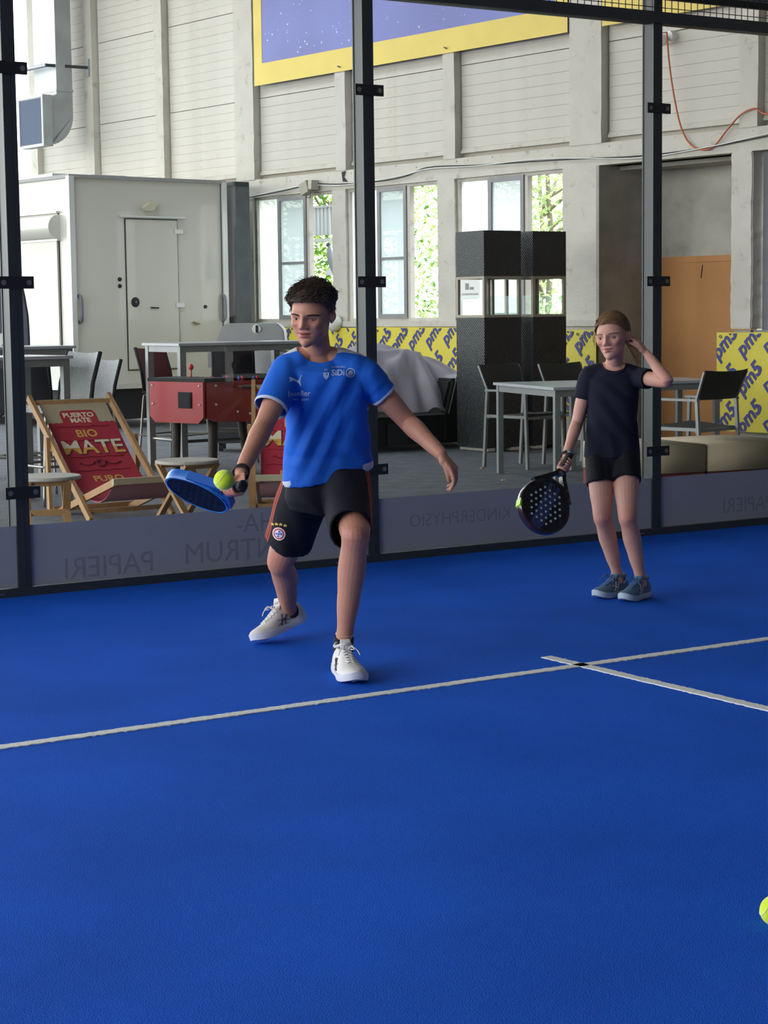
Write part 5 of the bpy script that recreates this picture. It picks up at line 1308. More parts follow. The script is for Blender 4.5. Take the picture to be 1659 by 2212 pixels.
# ---------------------------------------------------------------- rackets
def racket(name, label, butt, a, n, cols, holes, group=None):
    """butt: grip end, a: unit vector to the tip, n: face normal towards the viewer"""
    a = Vector(a).normalized(); n = Vector(n); n = (n-a*n.dot(a)).normalized(); s = a.cross(n).normalized()
    # local x = s, y = -n (front is -y), z = a
    M = Matrix(((s.x, -n.x, a.x, butt[0]), (s.y, -n.y, a.y, butt[1]), (s.z, -n.z, a.z, butt[2]), (0, 0, 0, 1)))
    if M.to_3x3().determinant() < 0: M = Matrix(((-s.x, -n.x, a.x, butt[0]), (-s.y, -n.y, a.y, butt[1]), (-s.z, -n.z, a.z, butt[2]), (0, 0, 0, 1)))
    r = thing(name, label, 'racket'); r.matrix_world = M
    zc, rw, rt, rb = .322, .128, .133, .135
    def egg(k, q=1.0, off=0.0):
        t = 2*PI*k; ca, sa = math.cos(t), math.sin(t)
        return ((rw*q)*ca*(1-.10*(-sa if sa < 0 else 0)), zc+(rt if sa > 0 else rb)*q*sa)
    N = 48; T = .019
    b = B(); pts = [egg(k/N, .965) for k in range(N)]; prism(b, pts, -.0165, .0165); obj('face', b, cols['face'], r, bevel=.002)
    b = B(); rings = []
    for k in range(N):
        x0, z0 = egg(k/N, 1.0); x1, z1 = egg(k/N, .93)
        rings.append([b.verts.new(v) for v in ((x1, -T, z1), (x0*.99, -T*.98, zc+(z0-zc)*.99), (x0*1.012, -T*.5, zc+(z0-zc)*1.012), (x0*1.012, T*.5, zc+(z0-zc)*1.012), (x0*.99, T*.98, zc+(z0-zc)*.99), (x1, T, z1))])
    for k in range(N):
        A_, B2 = rings[k], rings[(k+1) % N]
        for q in range(6): b.faces.new((A_[q], B2[q], B2[(q+1) % 6], A_[(q+1) % 6]))
    bmesh.ops.recalc_face_normals(b, faces=b.faces); obj('frame', b, cols['frame'], r, smooth='auto')
    for sg in (-1, 1):
        b = B(); P = smooth_path([(sg*.010, 0, .120), (sg*.026, 0, .150), (sg*.062, 0, .195), (sg*.100, 0, .240)], 5)
        for p0, p1 in zip(P, P[1:]): bar(b, p0, p1+(p1-p0)*.15, .020, .032, (0, 1, 0))
        obj('throat', b, cols['throat'], r, bevel=.003)
    b = B(); bar(b, (-.045, 0, .188), (.045, 0, .188), .030, .012, (0, 0, 1)); obj('bridge', b, cols['frame'], r, bevel=.003)
    b = B(); loft(b, [(Vector((0, 0, z)), Vector((.0155+dx, 0, 0)), Vector((0, .0185+dx, 0))) for z, dx in ((.008, .001), (.02, 0), (.125, 0), (.135, -.002))], 20)
    g = obj('grip', b, mat('grip_black', '#17171a', .75, bump=.3, bscale=90), r, smooth='auto')
    b = B()
    for k in range(7):
        z = .022+k*.015; tube(b, [(.0165*math.cos(q), .0195*math.sin(q), z+.012*q/6.28) for q in [2*PI*i/12 for i in range(13)]], .0011, 5)
    obj('grip_wrap', b, mat('wrap_dark', '#2a2a2e', .7), g, smooth=True)
    b = B(); loft(b, [(Vector((0, 0, z)), Vector((w_, 0, 0)), Vector((0, w_*1.15, 0))) for z, w_ in ((-.004, .014), (0, .0185), (.010, .0185), (.014, .0165))], 20); obj('butt_cap', b, cols['cap'], r, smooth='auto')
    b = B(); loft(b, [(Vector((0, 0, z)), Vector((.0175, 0, 0)), Vector((0, .0205, 0))) for z in (.126, .138)], 20); obj('ring', b, cols['ring'], r, smooth='auto')
    b = B()
    for x, z in holes:
        for sd in (-1, 1):
            vs = [b.verts.new((x+.0060*math.cos(q), sd*.0171, z+.0060*math.sin(q))) for q in [2*PI*i/12 for i in range(12)]]; b.faces.new(vs)
    tag(obj('holes', b, cols['hole'], r), kind='stuff')
    return r, M
hl = []
for j in range(7):
    w_ = (4, 5, 6, 7, 6, 5, 4)[j]
    for i in range(w_): hl.append(((i-(w_-1)/2)*.0275, .245+j*.0258))

# ---------------------------------------------------------------- the boy
J = {k: Vector(v) for k, v in BJ.items()}
boy = thing('person', 'boy in a blue shirt and black shorts, crouching to hit the ball', 'person', (-.78, -2.35, 0))
def child_fix(o, root):
    """keep world geometry while parenting to a moved root"""
    o.parent = root; o.matrix_parent_inverse = root.matrix_world.inverted()
bpy.context.view_layer.update()
boy_parts = []
H = .222
psi, pit = R(20), R(9)
fr = (CF*math.cos(psi)-CR*math.sin(psi)); hy = (fr*math.cos(pit)-UP*math.sin(pit)).normalized(); hx = UP.cross(fr).normalized()
if hx.dot(CR) < 0: hx = -hx
hz = hx.cross(hy).normalized()
if hz.z < 0: hz = -hz
rl = R(-3); hx, hz = hx*math.cos(rl)+hz*math.sin(rl), hz*math.cos(rl)-hx*math.sin(rl)
ax = (hx, hy, hz); hc = J['head']-hy*.012
Xs = (J['sh_l']-J['sh_r']).normalized(); 
Zs = (J['neck']-J['belly']).normalized(); Ys = Xs.cross(Zs).normalized()
if Ys.dot(CF) < 0: Ys = -Ys
bm = B()
head_shape(bm, hc, ax, H, jaw=1.07)
limb(bm, [J['neck']-Zs*.07, J['neck'], hc-hz*.07-hy*.035, hc-hz*.02-hy*.04], [.060, .052, .050, .055], 20)
# torso
def sec(c, w_, d_, tilt=0.0): return (c, Xs*w_+UP*tilt, Ys*d_)
loft(bm, [sec(J['pelvis']-UP*.08, .11, .09), sec(J['pelvis'], .140, .098, .02), sec(J['belly'], .128, .086), sec(J['chest'], .146, .092), sec(J['chest']+Zs*.06, .140, .084), sec(J['neck']-Zs*.02, .075, .062), sec(J['neck']+Zs*.015, .05, .05)], 30)
for s in ('l', 'r'):
    sg = 1 if s == 'l' else -1
    limb(bm, [J['neck']-Zs*.005+Xs*sg*.03, J['neck'].lerp(J['sh_'+s], .55)+Zs*.012, J['sh_'+s]], [.045, .045, .050], 18)
    e = J['el_'+s]; w_ = J['wr_'+s]
    limb(bm, [J['sh_'+s], J['sh_'+s].lerp(e, .5), e, e.lerp(w_, .25), e.lerp(w_, .65), w_], [.050, .044, .037, .0385, .031, .0245], 18)
    h, k, a_ = J['hip_'+s], J['kn_'+s], J['an_'+s]
    sd = (k-h).normalized(); back = -(CF if s == 'l' else (CF*.8-CR*.6))
    limb(bm, [h, h.lerp(k, .5), h.lerp(k, .85), k, k.lerp(a_, .12), k.lerp(a_, .32)+back*.010, k.lerp(a_, .6)+back*.004, k.lerp(a_, .88), a_, a_-UP*.03], [.082, .074, .060, .054, .0485, .0525, .043, .0315, .0315, .033], 20, 5)
    ball(bm, k+(CF*.018 if s == 'l' else CF*.010-CR*.010), .043, 14)
# hands
Hr = J['hand_r']; a_rk = (-.56*CR-.13*UP-.82*CF).normalized()
n_rk = (-CR*.34-UP*.80+CF*.52)
butt = Hr-a_rk*.062
rk_s = a_rk.cross(n_rk).normalized()
fore = (J['wr_r']-J['el_r']).normalized()
# right hand closed round the grip: fingers wrap the handle axis
def grip_hand(bm, wrist, grip_c, axis, s, side, knuck):
    """knuck: direction from the grip to the knuckles (back of the hand)"""
    axis = axis.normalized(); kn = (knuck-axis*knuck.dot(axis)).normalized(); sd = axis.cross(kn).normalized()*side
    pc = grip_c+kn*.026*s
    loft(bm, [(wrist, axis*.022*s, kn*.016*s), (wrist.lerp(pc, .5), axis*.032*s, kn*.017*s), (pc+sd*.004, axis*.038*s, kn*.013*s), (pc+sd*.022*s-kn*.004, axis*.037*s, kn*.011*s)], 20)
    for i in range(4):
        o_ = grip_c+axis*(.0285-.0195*i)*s; rr = .0285*s; pts = []
        for q in (35, 70, 110, 155, 200, 240): 
            a = R(q); pts.append(o_+sd*rr*math.sin(a)+kn*rr*math.cos(a))
        r0 = (.0088, .0090, .0086, .0076)[i]*s; limb(bm, pts, [r0*1.08, r0*1.05, r0, r0*.97, r0*.9, r0*.8], 12, 3)
    o_ = grip_c+axis*.046*s; pts = [wrist.lerp(pc, .6)+axis*.02*s, grip_c+kn*.020*s-sd*.014*s+axis*.04*s]+[o_+sd*.027*s*math.sin(R(q))+kn*.027*s*math.cos(R(q)) for q in (-60, -110, -155)]
    limb(bm, pts, [.014*s, .0115*s, .0105*s, .010*s, .008*s], 12, 3)
grip_hand(bm, J['wr_r'], Hr, a_rk, .96, 1, (J['wr_r']-Hr)+CR*.02+CF*.02)
# left hand hanging, fingers curling back down and to the left
dl = (CR*.62-UP*.74+CF*.15).normalized()
hand(bm, J['wr_l'], dl, (CR*.75+UP*.55+CF*.35), (CF*.6-CR*.5-UP*.2), .95, curl=(.42, .55, .62, .70), spread=.08, tcurl=.5, tout=.35)
body = remeshed('body', bm, .0034, 3, .45); soften_head(body, hc, H)
L = face_warp(body.data, hc, ax, H)
face_attrs(body.data, L, [(tuple(J['kn_l']+CF*.05), .05, .35), (tuple(J['kn_r']+CF*.04), .05, .35), (tuple(Hr), .06, .45), (tuple(J['el_l']), .05, .2)])
body.data.materials.append(skin_mat('skin_boy', '#bb8670', '#b8705f', '#a05a54', '#3a2a22')); body.data.shade_smooth()
boy_parts.append(body)
fp0 = set(o.name for o in C.objects)
surf = face_parts(boy, body, hc, ax, H, '#3f3229', look=(-.0014, -.0014), iris='#3d2c20', browz=.066, browth=.015, lid=.27, lipgap=.0021)

# hair
def scalp_cap(c, ax, H, hairline, thick, scl=(.350, .437, .405), cz=.115, cy=-.075, n=64, extra=None):
    X, Y, Z = ax; b = B(); vs = {}
    m_ = 40
    for j in range(m_+1):
        ph = PI*j/m_*0.80
        for i in range(n):
            th = 2*PI*i/n; dx, dy, dz = math.sin(ph)*math.sin(th), math.sin(ph)*math.cos(th), math.cos(ph)
            t = thick(th, dz); x, y, z = dx*(scl[0]+t), cy+dy*(scl[1]+t), cz+dz*(scl[2]+t)
            vs[i, j] = (x, y, z, th)
    bv = {}
    def gv(i, j):
        if (i, j) not in bv:
            x, y, z, _ = vs[i, j]; bv[i, j] = b.verts.new(c+(X*x+Y*y+Z*z)*H)
        return bv[i, j]
    for j in range(m_):
        for i in range(n):
            q = [(i, j), ((i+1) % n, j), ((i+1) % n, j+1), (i, j+1)]
            if all(vs[k][2] >= hairline(vs[k][3] if vs[k][3] <= PI else vs[k][3]-2*PI) for k in q):
                f = [gv(*k) for k in q]
                if j == 0: 
                    if len(set(f)) < 3: continue
                b.faces.new(f)
    bmesh.ops.remove_doubles(b, verts=b.verts, dist=.0004)
    return b
def lerp_tab(tab, x):
    x = abs(x)
    for (a, u), (b_, v) in zip(tab, tab[1:]):
        if x <= b_: return u+(v-u)*(x-a)/(b_-a)
    return tab[-1][1]
hl_boy = lambda th: lerp_tab([(0, .30), (R(35), .29), (R(60), .24), (R(72), .12), (R(80), .10), (R(100), .10), (R(112), -.06), (R(180), -.22)], th)
def thick_boy(th, dz):
    k = max(0, min(1, (dz+.05)/.45)); return .004+.064*k*(1+.12*math.sin(th*5+1)+.10*math.sin(th*9+dz*7))
M_hairb = mat('hair_brown', '#4c4138', .7, var=.3, vscale=60, spec=.3)
cap_ = scalp_cap(hc, ax, H, hl_boy, thick_boy); hair = obj('hair', cap_, M_hairb, None, smooth=True); boy_parts.append(hair)
rnd = random.Random(11); items = []
X, Y, Z = ax
for k in range(3600):
    th = rnd.uniform(-PI, PI); ph = math.acos(rnd.uniform(-.25, 1)); dx, dy, dz = math.sin(ph)*math.sin(th), math.sin(ph)*math.cos(th), math.cos(ph)
    t = thick_boy(th, dz)-.004; x, y, z = dx*(.350+t), -.075+dy*(.437+t), .115+dz*(.405+t)
    if z < hl_boy(th)-.01: continue
    nrm_ = Vector((dx, dy, dz)); top = max(0, min(1, (dz+.1)/.5))
    whorl = Vector((.1, -.3, 0)); fl = Vector((x, y, 0))-whorl; fl = Vector((fl.x*.5-.22, fl.y*.4+.32, .30))
    fl = fl-nrm_*fl.dot(nrm_); fl.normalize(); jit = Vector((rnd.uniform(-1, 1), rnd.uniform(-1, 1), rnd.uniform(-1, 1)))*.20+noise.noise_vector(Vector((x, y, z))*4.5)*.9*top
    ln = (.04+.17*top)*rnd.uniform(.5, 1.2)*(.60 if abs(th) < 1.2 and z < .45 else 1); down = Vector((0, 0, -1))
    if top < .35: fl = (down*.9+Vector((0, -.25, 0))+jit*.3).normalized(); fl = fl-nrm_*fl.dot(nrm_)
    p0 = Vector((x, y, z)); lift = .11*top*rnd.uniform(.0, 1.0); pts = []
    for q in range(5):
        s_ = q/4; p = p0+(fl+jit*.35)*ln*s_+nrm_*(lift*math.sin(s_*PI*.7)*.8-.012)+down*(.05*ln*s_*s_*(2+4*top)); pts.append(hc+(X*p.x+Y*p.y+Z*p.z)*H)
    items.append((pts, .0012+.0010*top))
for k in range(70):  # stray tufts
    th = rnd.uniform(-2.2, 2.2); ph = rnd.uniform(.1, 1.0); dx, dy, dz = math.sin(ph)*math.sin(th), math.sin(ph)*math.cos(th), math.cos(ph)
    p0 = Vector((dx*.43, -.075+dy*.52, .115+dz*.48)); jit = Vector((rnd.uniform(-1, .6), rnd.uniform(-.5, 1), rnd.uniform(0, 1)))
    items.append(([hc+(X*p.x+Y*p.y+Z*p.z)*H for p in [p0+Vector((dx, dy, dz))*.02*q+jit*.028*q-Vector((0, 0, .006*q*q)) for q in range(5)]], .0010))
st_ = strands('hair_strands', None, mat('hair_brown_light', '#66564a', .6, var=.4, vscale=90), items); st_.parent = hair

# shirt
Pv, Bl, Ch, Nk = J['pelvis'], J['belly'], J['chest'], J['neck']
bm = B()
loft(bm, [sec(Pv-UP*.01, .176, .120, .042), sec(Pv+UP*.055, .172, .116, .020), sec(Bl, .160, .108, .006), sec(Bl.lerp(Ch, .6), .160, .108), sec(Ch+Zs*.02, .160, .104), sec(Ch+Zs*.065, .148, .092), sec(Nk-Zs*.020, .105, .074), sec(Nk+Zs*.012, .062, .060)], 36, 2.5)
sl = {}
for s, e0, r0, r1, ln in (('r', 'el_r', .066, .066, .185), ('l', 'el_l', .062, .056, .120)):
    sg = 1 if s == 'l' else -1
    d_ = (J[e0]-J['sh_'+s]).normalized(); S0 = J['sh_'+s]; E0 = S0+d_*ln
    if s == 'r': E0 = E0-CR*.004
    limb(bm, [Nk-Zs*.015+Xs*sg*.05, Nk.lerp(S0, .6)+Zs*.010, S0+Zs*.0], [.050, .056, .062], 20)
    tube(bm, smooth_path([S0-d_*.03, S0+d_*.02, S0.lerp(E0, .55), E0], 5), [r0*.9]*3+[r0]*8+[r1]*5, 28)
    sl[s] = (S0, E0, d_, r1)
shirt = remeshed('shirt', bm, .0055, 6, .5)
V = coords(shirt.data)
folds(shirt.data, [
    (tuple(CR*.8+UP*-.5), 85, .4, .0075, tuple(Bl+CF*.1-CR*.03+UP*.02), (.11, .20), tuple(CR*.45+UP*.9)),
    (tuple(CR*.9+UP*-.35), 70, 1.4, .006, tuple(Ch+CF*.1+CR*.08-UP*.06), (.09, .16), tuple(CR*.4+UP*.9)),
    (tuple(CR*.6+UP*.8), 80, .2, .0055, tuple(Bl+CR*.10-UP*.06), (.10, .12), tuple(CR*.8-UP*.6)),
    (tuple(UP), 90, .9, .004, tuple(Pv+UP*.05-CR*.06+CF*.1), (.05, .16), tuple(CR)),
    (tuple(CR), 110, 0, .0045, tuple(J['sh_r']-UP*.06+CF*.03), (.05, .10), tuple(UP*.9+CR*.3)),
    (tuple(CR), 95, .8, .005, tuple(J['sh_l']-UP*.05+CF*.03), (.05, .10), tuple(UP*.8-CR*.5))])
cuts = []
b = B(); ell(b, Nk+Zs*.036+Ys*.034, (.078, .058, .062), (Xs, Ys, Zs), 32); cuts.append(b)
for s in ('r', 'l'):
    S0, E0, d_, r1 = sl[s]; b = B(); tube(b, [E0-d_*.05, E0-d_*.03, E0+d_*.03], [r1*.55, r1-.0045, r1-.002], 28); cuts.append(b)
b = B(); loft(b, [sec(Pv-UP*.04, .171, .115, .042), sec(Pv+UP*.03, .165, .109, .026), sec(Pv+UP*.05, .10, .06, .02)], 36, 2.5); cuts.append(b)
cut(shirt, cuts)
V = coords(shirt.data)
cf_ = np.full(len(V), -1.0)
for s in ('r', 'l'):
    S0, E0, d_, r1 = sl[s]; q = (V-np.array(E0)) @ np.array(d_); rr = np.linalg.norm(V-np.array(E0)-np.outer(q, np.array(d_)), axis=1)
    cf_ = np.where((rr < .085) & (q > -.06), q, cf_)
attr(shirt.data, 'cuff', cf_)
# white shoulder panel along the top of the shoulder and a pale flash at the side hem
shd = np.full(len(V), -1.0)
for s in ('r', 'l'):
    sg = 1 if s == 'l' else -1; a0 = np.array(Nk+Xs*sg*.035+Zs*.03); a1 = np.array(J['sh_'+s]+Zs*.055+Xs*sg*.012); dd = a1-a0; ln = np.linalg.norm(dd); dd /= ln
    q = (V-a0) @ dd; yy = (V-a0) @ np.array(Ys); zz = (V-a0-np.outer(q, dd)) @ np.array(Zs)
    ok = (q > -.02) & (q < ln) & (zz > -.05); shd = np.where(ok, .030-np.abs(yy-.022)-q/ln*.010, shd)
attr(shirt.data, 'panel', shd)
hemv = (V-np.array(Pv)) @ np.array(UP)-((V-np.array(Pv)) @ np.array(Xs))*(.042/.176)-.005
side = (V-np.array(Pv)) @ np.array(Xs)
attr(shirt.data, 'hem', np.where(side < -.145, hemv, np.where(side > .125, hemv+.008, 1.0))); attr(shirt.data, 'hemside', side)
M_shirt = garment_mat('shirt_blue', '#1d63cc', .75, .2, [('cuff', '#b9c4dc', -.013, .02), ('panel', '#c3c6cf', 0, 1), ('hem', '#c3c8d6', -.05, .006)])
shirt.data.materials.append(M_shirt); boy_parts.append(shirt)
bt = __import__('mathutils').bvhtree.BVHTree.FromPolygons([v.co.copy() for v in shirt.data.vertices], [tuple(p.vertices) for p in shirt.data.polygons])
M_print = mat('shirt_print', '#b9c9e6', .7)
dn = (CF*.98+UP*.1).normalized()
def onshirt(name, b, off): 
    o = decal(name, b, M_print, None, Ch+off[0]*CR+off[1]*UP, CR, UP, CF, bt); o.parent = shirt; return o
# leaping cat mark
cat = [(-.024,.011),(-.020,.013),(-.012,.010),(-.004,.006),(.003,.001),(.009,.000),(.013,.004),(.015,.011),(.019,.018),(.024,.021),(.021,.016),(.018,.010),(.0165,.003),(.014,-.003),(.015,-.010),(.0185,-.016),(.0195,-.021),(.014,-.021),(.0125,-.015),(.008,-.010),(.002,-.007),(-.004,-.003),(-.010,.000),(-.016,-.003),(-.024,-.004),(-.023,.000),(-.017,.003),(-.024,.005)]
def poly_bm(pts, k=1.0, dx=0, dz=0):
    b = B(); b.faces.new([b.verts.new((x*k+dx, 0, z*k+dz)) for x, z in pts]); bmesh.ops.triangulate(b, faces=b.faces[:]); return b
onshirt('emblem', poly_bm(cat), (-.104, .020))
onshirt('lettering', text_bm('hueller', .029, .0002, bold=.0003), (-.092, -.030)); onshirt('lettering', text_bm('sani  sport', .014, .0002, bold=.0001), (-.088, -.052))
onshirt('lettering', text_bm('SiDi', .030, .0002, bold=.0005), (.052, .045)); onshirt('lettering', text_bm('STRASSENBAU', .008, .0002), (.052, .066))
b = B()
for r0, r1 in ((.0175, .0145), (.0085, .0)):
    for k in range(24):
        a0, a1 = 2*PI*k/24, 2*PI*(k+1)/24; q = [(r0*math.cos(a0), 0, r0*math.sin(a0)), (r0*math.cos(a1), 0, r0*math.sin(a1)), (r1*math.cos(a1), 0, r1*math.sin(a1))]
        if r1: q.append((r1*math.cos(a0), 0, r1*math.sin(a0)))
        b.faces.new([b.verts.new(p) for p in q])
for k in range(3): b.faces.new([b.verts.new(p) for p in ((-.015, 0, -.002-.004*k), (.015, 0, -.002-.004*k), (.014, 0, -.004-.004*k), (-.014, 0, -.004-.004*k))])
onshirt('emblem', b, (.098, .044))
onshirt('emblem', poly_bm([(-.011, .011), (.011, .011), (.010, -.004), (.0, -.016), (-.010, -.004)]), (.008, .036)); onshirt('lettering', text_bm('FC', .012, .0002), (.008, .056))

# shorts
bm = B()
hr_, hl_ = J['hip_r'], J['hip_l']; kr, kl = J['kn_r'], J['kn_l']
loft(bm, [sec(Pv-UP*.13, .150, .120, .01), sec(Pv-UP*.08, .170, .126, .02), sec(Pv-UP*.02, .163, .115, .028), sec(Pv+UP*.035, .152, .106, .03)], 36, 2.5)
E_r = hr_.lerp(kr, .74); dr_ = (kr-hr_).normalized(); E_l = hl_.lerp(kl, .92); dl_ = (kl-hl_).normalized()
def leg_tube(bm, h, E, d, r0, r1, flat):
    up_ = Vector((0, 0, 1)); s_, t_, _ = frame_from(h, E)
    loft(bm, [(h-d*.04, s_*r0, t_*r0), (h.lerp(E, .35), s_*r0, t_*r0*1.02), (h.lerp(E, .7), s_*(r0*.4+r1*.6), t_*(r0*.4+r1*.6)), (E, s_*r1, t_*r1*flat)], 32, 2.2)
leg_tube(bm, hr_-CR*.004, E_r, dr_, .098, .094, 1.05); leg_tube(bm, hl_-UP*.01-CR*.004, E_l-CR*.016, dl_, .096, .080, 1.15)
shorts = remeshed('shorts', bm, .006, 6, .5)
folds(shorts.data, [
    (tuple(CR*.6+UP*.8), 60, .3, .008, tuple(Pv-UP*.16+CF*.12), (.12, .16), tuple(CR*.8-UP*.6)),
    (tuple(CR), 60, .9, .007, tuple(E_r-UP*.0+UP*.08+CF*.08), (.08, .14), tuple(UP)),
    (tuple(CR*.7+UP*.7), 55, .2, .007, tuple(hl_+CF*.1+UP*.0), (.10, .14), tuple(CR*.7-UP*.7))])
cuts = []
for E, d, r1, fl in ((E_r, dr_, .094, 1.05), (E_l-CR*.016, dl_, .080, 1.15)):
    s_, t_, _ = frame_from(E-d, E); b = B(); loft(b, [(E-d*.12, s_*.05, t_*.05), (E-d*.06, s_*(r1-.012), t_*(r1*fl-.012)), (E+d*.05, s_*(r1-.004), t_*(r1*fl-.004))], 32, 2.2); cuts.append(b)
cut(shorts, cuts)
V = coords(shorts.data); sd_ = (V-np.array(Pv)) @ np.array(Xs)
# three orange stripes down the outer side: angle round each leg axis
att = np.full(len(V), 9.0)
for h, E, sg in ((hr_, E_r, -1), (hl_, E_l, 1)):
    hh = np.array(h+UP*.05); d = np.array(E)-hh; ln = np.linalg.norm(d); d /= ln; q = (V-hh) @ d; rad = V-hh-np.outer(q, d)
    out = np.array(Xs)*sg; out = out-d*(out @ d); out /= np.linalg.norm(out); fw = np.cross(out, d); fw = fw*np.sign(fw @ np.array(CF))
    an = np.arctan2(rad @ fw, rad @ out); ok = (sd_*sg > -.01)
    att = np.where(ok, an-(.30 if sg > 0 else .22), att)
attr(shorts.data, 'stripe', att)
M_shorts = garment_mat('shorts_black', '#17181f', .8, .2, [('stripe', '#c2503c', -.20, -.12), ('stripe', '#c2503c', -.04, .04), ('stripe', '#c2503c', .12, .20)])
shorts.data.materials.append(M_shorts); boy_parts.append(shorts)
bt2 = __import__('mathutils').bvhtree.BVHTree.FromPolygons([v.co.copy() for v in shorts.data.vertices], [tuple(p.vertices) for p in shorts.data.polygons])
ec = E_r+UP*.045-CR*.028
def disc(r0, r1, n=28):
    b = B()
    for k in range(n):
        a0, a1 = 2*PI*k/n, 2*PI*(k+1)/n; q = [(r0*math.cos(a0), 0, r0*math.sin(a0)), (r0*math.cos(a1), 0, r0*math.sin(a1))]
        q += [(r1*math.cos(a1), 0, r1*math.sin(a1)), (r1*math.cos(a0), 0, r1*math.sin(a0))] if r1 else [(0, 0, 0)]
        b.faces.new([b.verts.new(p) for p in q])
    return b
for nm, b, mm, of in (('emblem', disc(.027, .0), mat('crest_red', '#b5453f', .7), .0012), ('emblem', disc(.026, .0225), M_white, .002), ('emblem', disc(.0165, 0), mat('crest_white', '#d9d9e2', .7), .002)):
    o = decal(nm, b, mm, None, ec, CR, UP, CF, bt2, of); o.parent = shorts
b = B()
for i in range(-1, 2):
    for j in range(-1, 2):
        if abs(i)+abs(j) < 2:
            cx, cz = i*.0095+j*.003, j*.0095; b.faces.new([b.verts.new(p) for p in ((cx-.006, 0, cz-.001), (cx+.001, 0, cz-.005), (cx+.006, 0, cz+.001), (cx-.001, 0, cz+.005))])
o = decal('emblem', b, mat('crest_blue', '#3c5fa8', .7), None, ec, CR, UP, CF, bt2, .0028); o.parent = shorts
b = B()
for i in range(4):
    cx, cz = -.026+.0175*i, .036+.004*math.sin(i*PI/3); vs = []
    for k in range(10): rr = .0075 if k % 2 == 0 else .0032; a = PI/2+k*PI/5; vs.append(b.verts.new((cx+rr*math.cos(a), 0, cz+rr*math.sin(a))))
    b.faces.new(vs)
o = decal('stars', b, mat('crest_gold', '#c9b04a', .7), None, ec, CR, UP, CF, bt2, .0015); o.parent = shorts

for o in boy_parts: child_fix(o, boy)
for o in list(C.objects):
    if o.parent == boy and o.name not in fp0 and o not in boy_parts: o.matrix_parent_inverse = boy.matrix_world.inverted()
# shoes, socks
sd = (J['toe_l']-J['heel_l']); sd.z = 0; sd.normalize()
hl0 = J['heel_l'].copy(); hl0.z = .004; hl0 = hl0-sd*.02
shoe('shoe', boy, hl0, hl0+sd*.285, L=.285, W=.106, H=.10)
hr0 = J['heel_r']; tr0 = J['toe_r'].copy(); tr0.z = .002
dS = (tr0-hr0).normalized(); h2 = tr0-dS*.285; h2.z = max(h2.z, .055)
shoe('shoe', boy, h2, tr0, L=.285, W=.10, H=.10, roll=R(-14))
for an, kn, z in ((J['an_l'], J['kn_l'], .0), (J['an_r'], J['kn_r'], .0)):
    d_ = (kn-an).normalized(); b = B(); tube(b, [an-d_*.035, an-d_*.005, an+d_*.016], [.040, .0375, .0362], 20); o = obj('sock', b, mat('sock_black', '#15151b', .9), None, smooth='auto'); child_fix(o, boy)
b = B(); d_ = (J['kn_l']-J['an_l']).normalized(); s_, t_, _ = frame_from(J['an_l'], J['kn_l'])
an_ = J['an_l']+d_*.030
for k in range(30):
    a = 2*PI*k/30; ball(b, an_+(s_*math.cos(a)+t_*math.sin(a))*.0335-UP*.004*math.sin(a), .0016, 5)
o = obj('anklet', b, M_white, None); child_fix(o, boy); 
# wristband strings on the racket arm
d_ = (Hr-J['wr_r']).normalized(); s_, t_, _ = frame_from(J['wr_r'], Hr)
for k, rr in ((-.012, .0275), (-.004, .0280), (.008, .0295)):
    b = B(); tube(b, [J['wr_r']+d_*(k+.003*math.sin(q*2))+(s_*math.cos(q)+t_*math.sin(q))*rr for q in [2*PI*i/20 for i in range(20)]], .0026, 6, close=True); o = obj('wrist_strap', b, M_black, None, smooth=True); child_fix(o, boy)

cols = dict(face=mat('racket_navy', '#0c1220', .75, spec=.1, col2='#132140', vscale=14), frame=mat('racket_sky', '#3f8fd8', .35, col2='#1f56a4', vscale=9), throat=mat('racket_sky2', '#2358a8', .35), cap=M_black, ring=M_black, hole=mat('hole_navy', '#101a33', .6))
rk_b, M_rb = racket('padel_racket', 'blue padel racket with a navy face, held low by the boy behind the ball', butt, a_rk, n_rk, cols, hl)
b = text_bm('METALBONE', .030, .0004, Matrix.Translation((0, -.0172, .33)) @ Matrix.Rotation(R(90), 4, 'Y'), bold=.001) if False else text_bm('PADEL', .045, .0004, Matrix.Translation((0, -.0175, .30)), bold=.002)
b.free()

# ---------------------------------------------------------------- tennis balls
def tennis_ball(label, c, rot):
    t = thing('tennis_ball', label, 'ball', c, 0, 'yellow tennis balls', rot=rot)
    b = B(); ball(b, (0, 0, 0), .0335, 40); obj('felt', b, mat('felt_yellow', '#dcf520', .9, bump=.35, bscale=520, sheen=.5, var=.08, vscale=40), t, smooth=True)
    b = B(); n = 80; pts = []
    for i in range(n):
        u = 2*PI*i/n; q = Vector((math.cos(u)+.42*math.cos(3*u), math.sin(u)-.42*math.sin(3*u), 1.13*math.sin(2*u))).normalized()*.0334; pts.append(q)
    tube(b, pts, .0013, 6, close=True); obj('seam', b, mat('seam_white', '#dfe6c8', .8), t, smooth=True); return t
bl = tennis_ball('yellow tennis ball in the air in front of the boy\'s hand', tuple(J['ball']), (.7, .4, .9))
b = text_bm('\u2192', .02) if False else B(); b.free()
tennis_ball('yellow tennis ball lying on the court at the right edge of the picture', (-1.585, -5.640, .0335), (0, 1.2, .3))
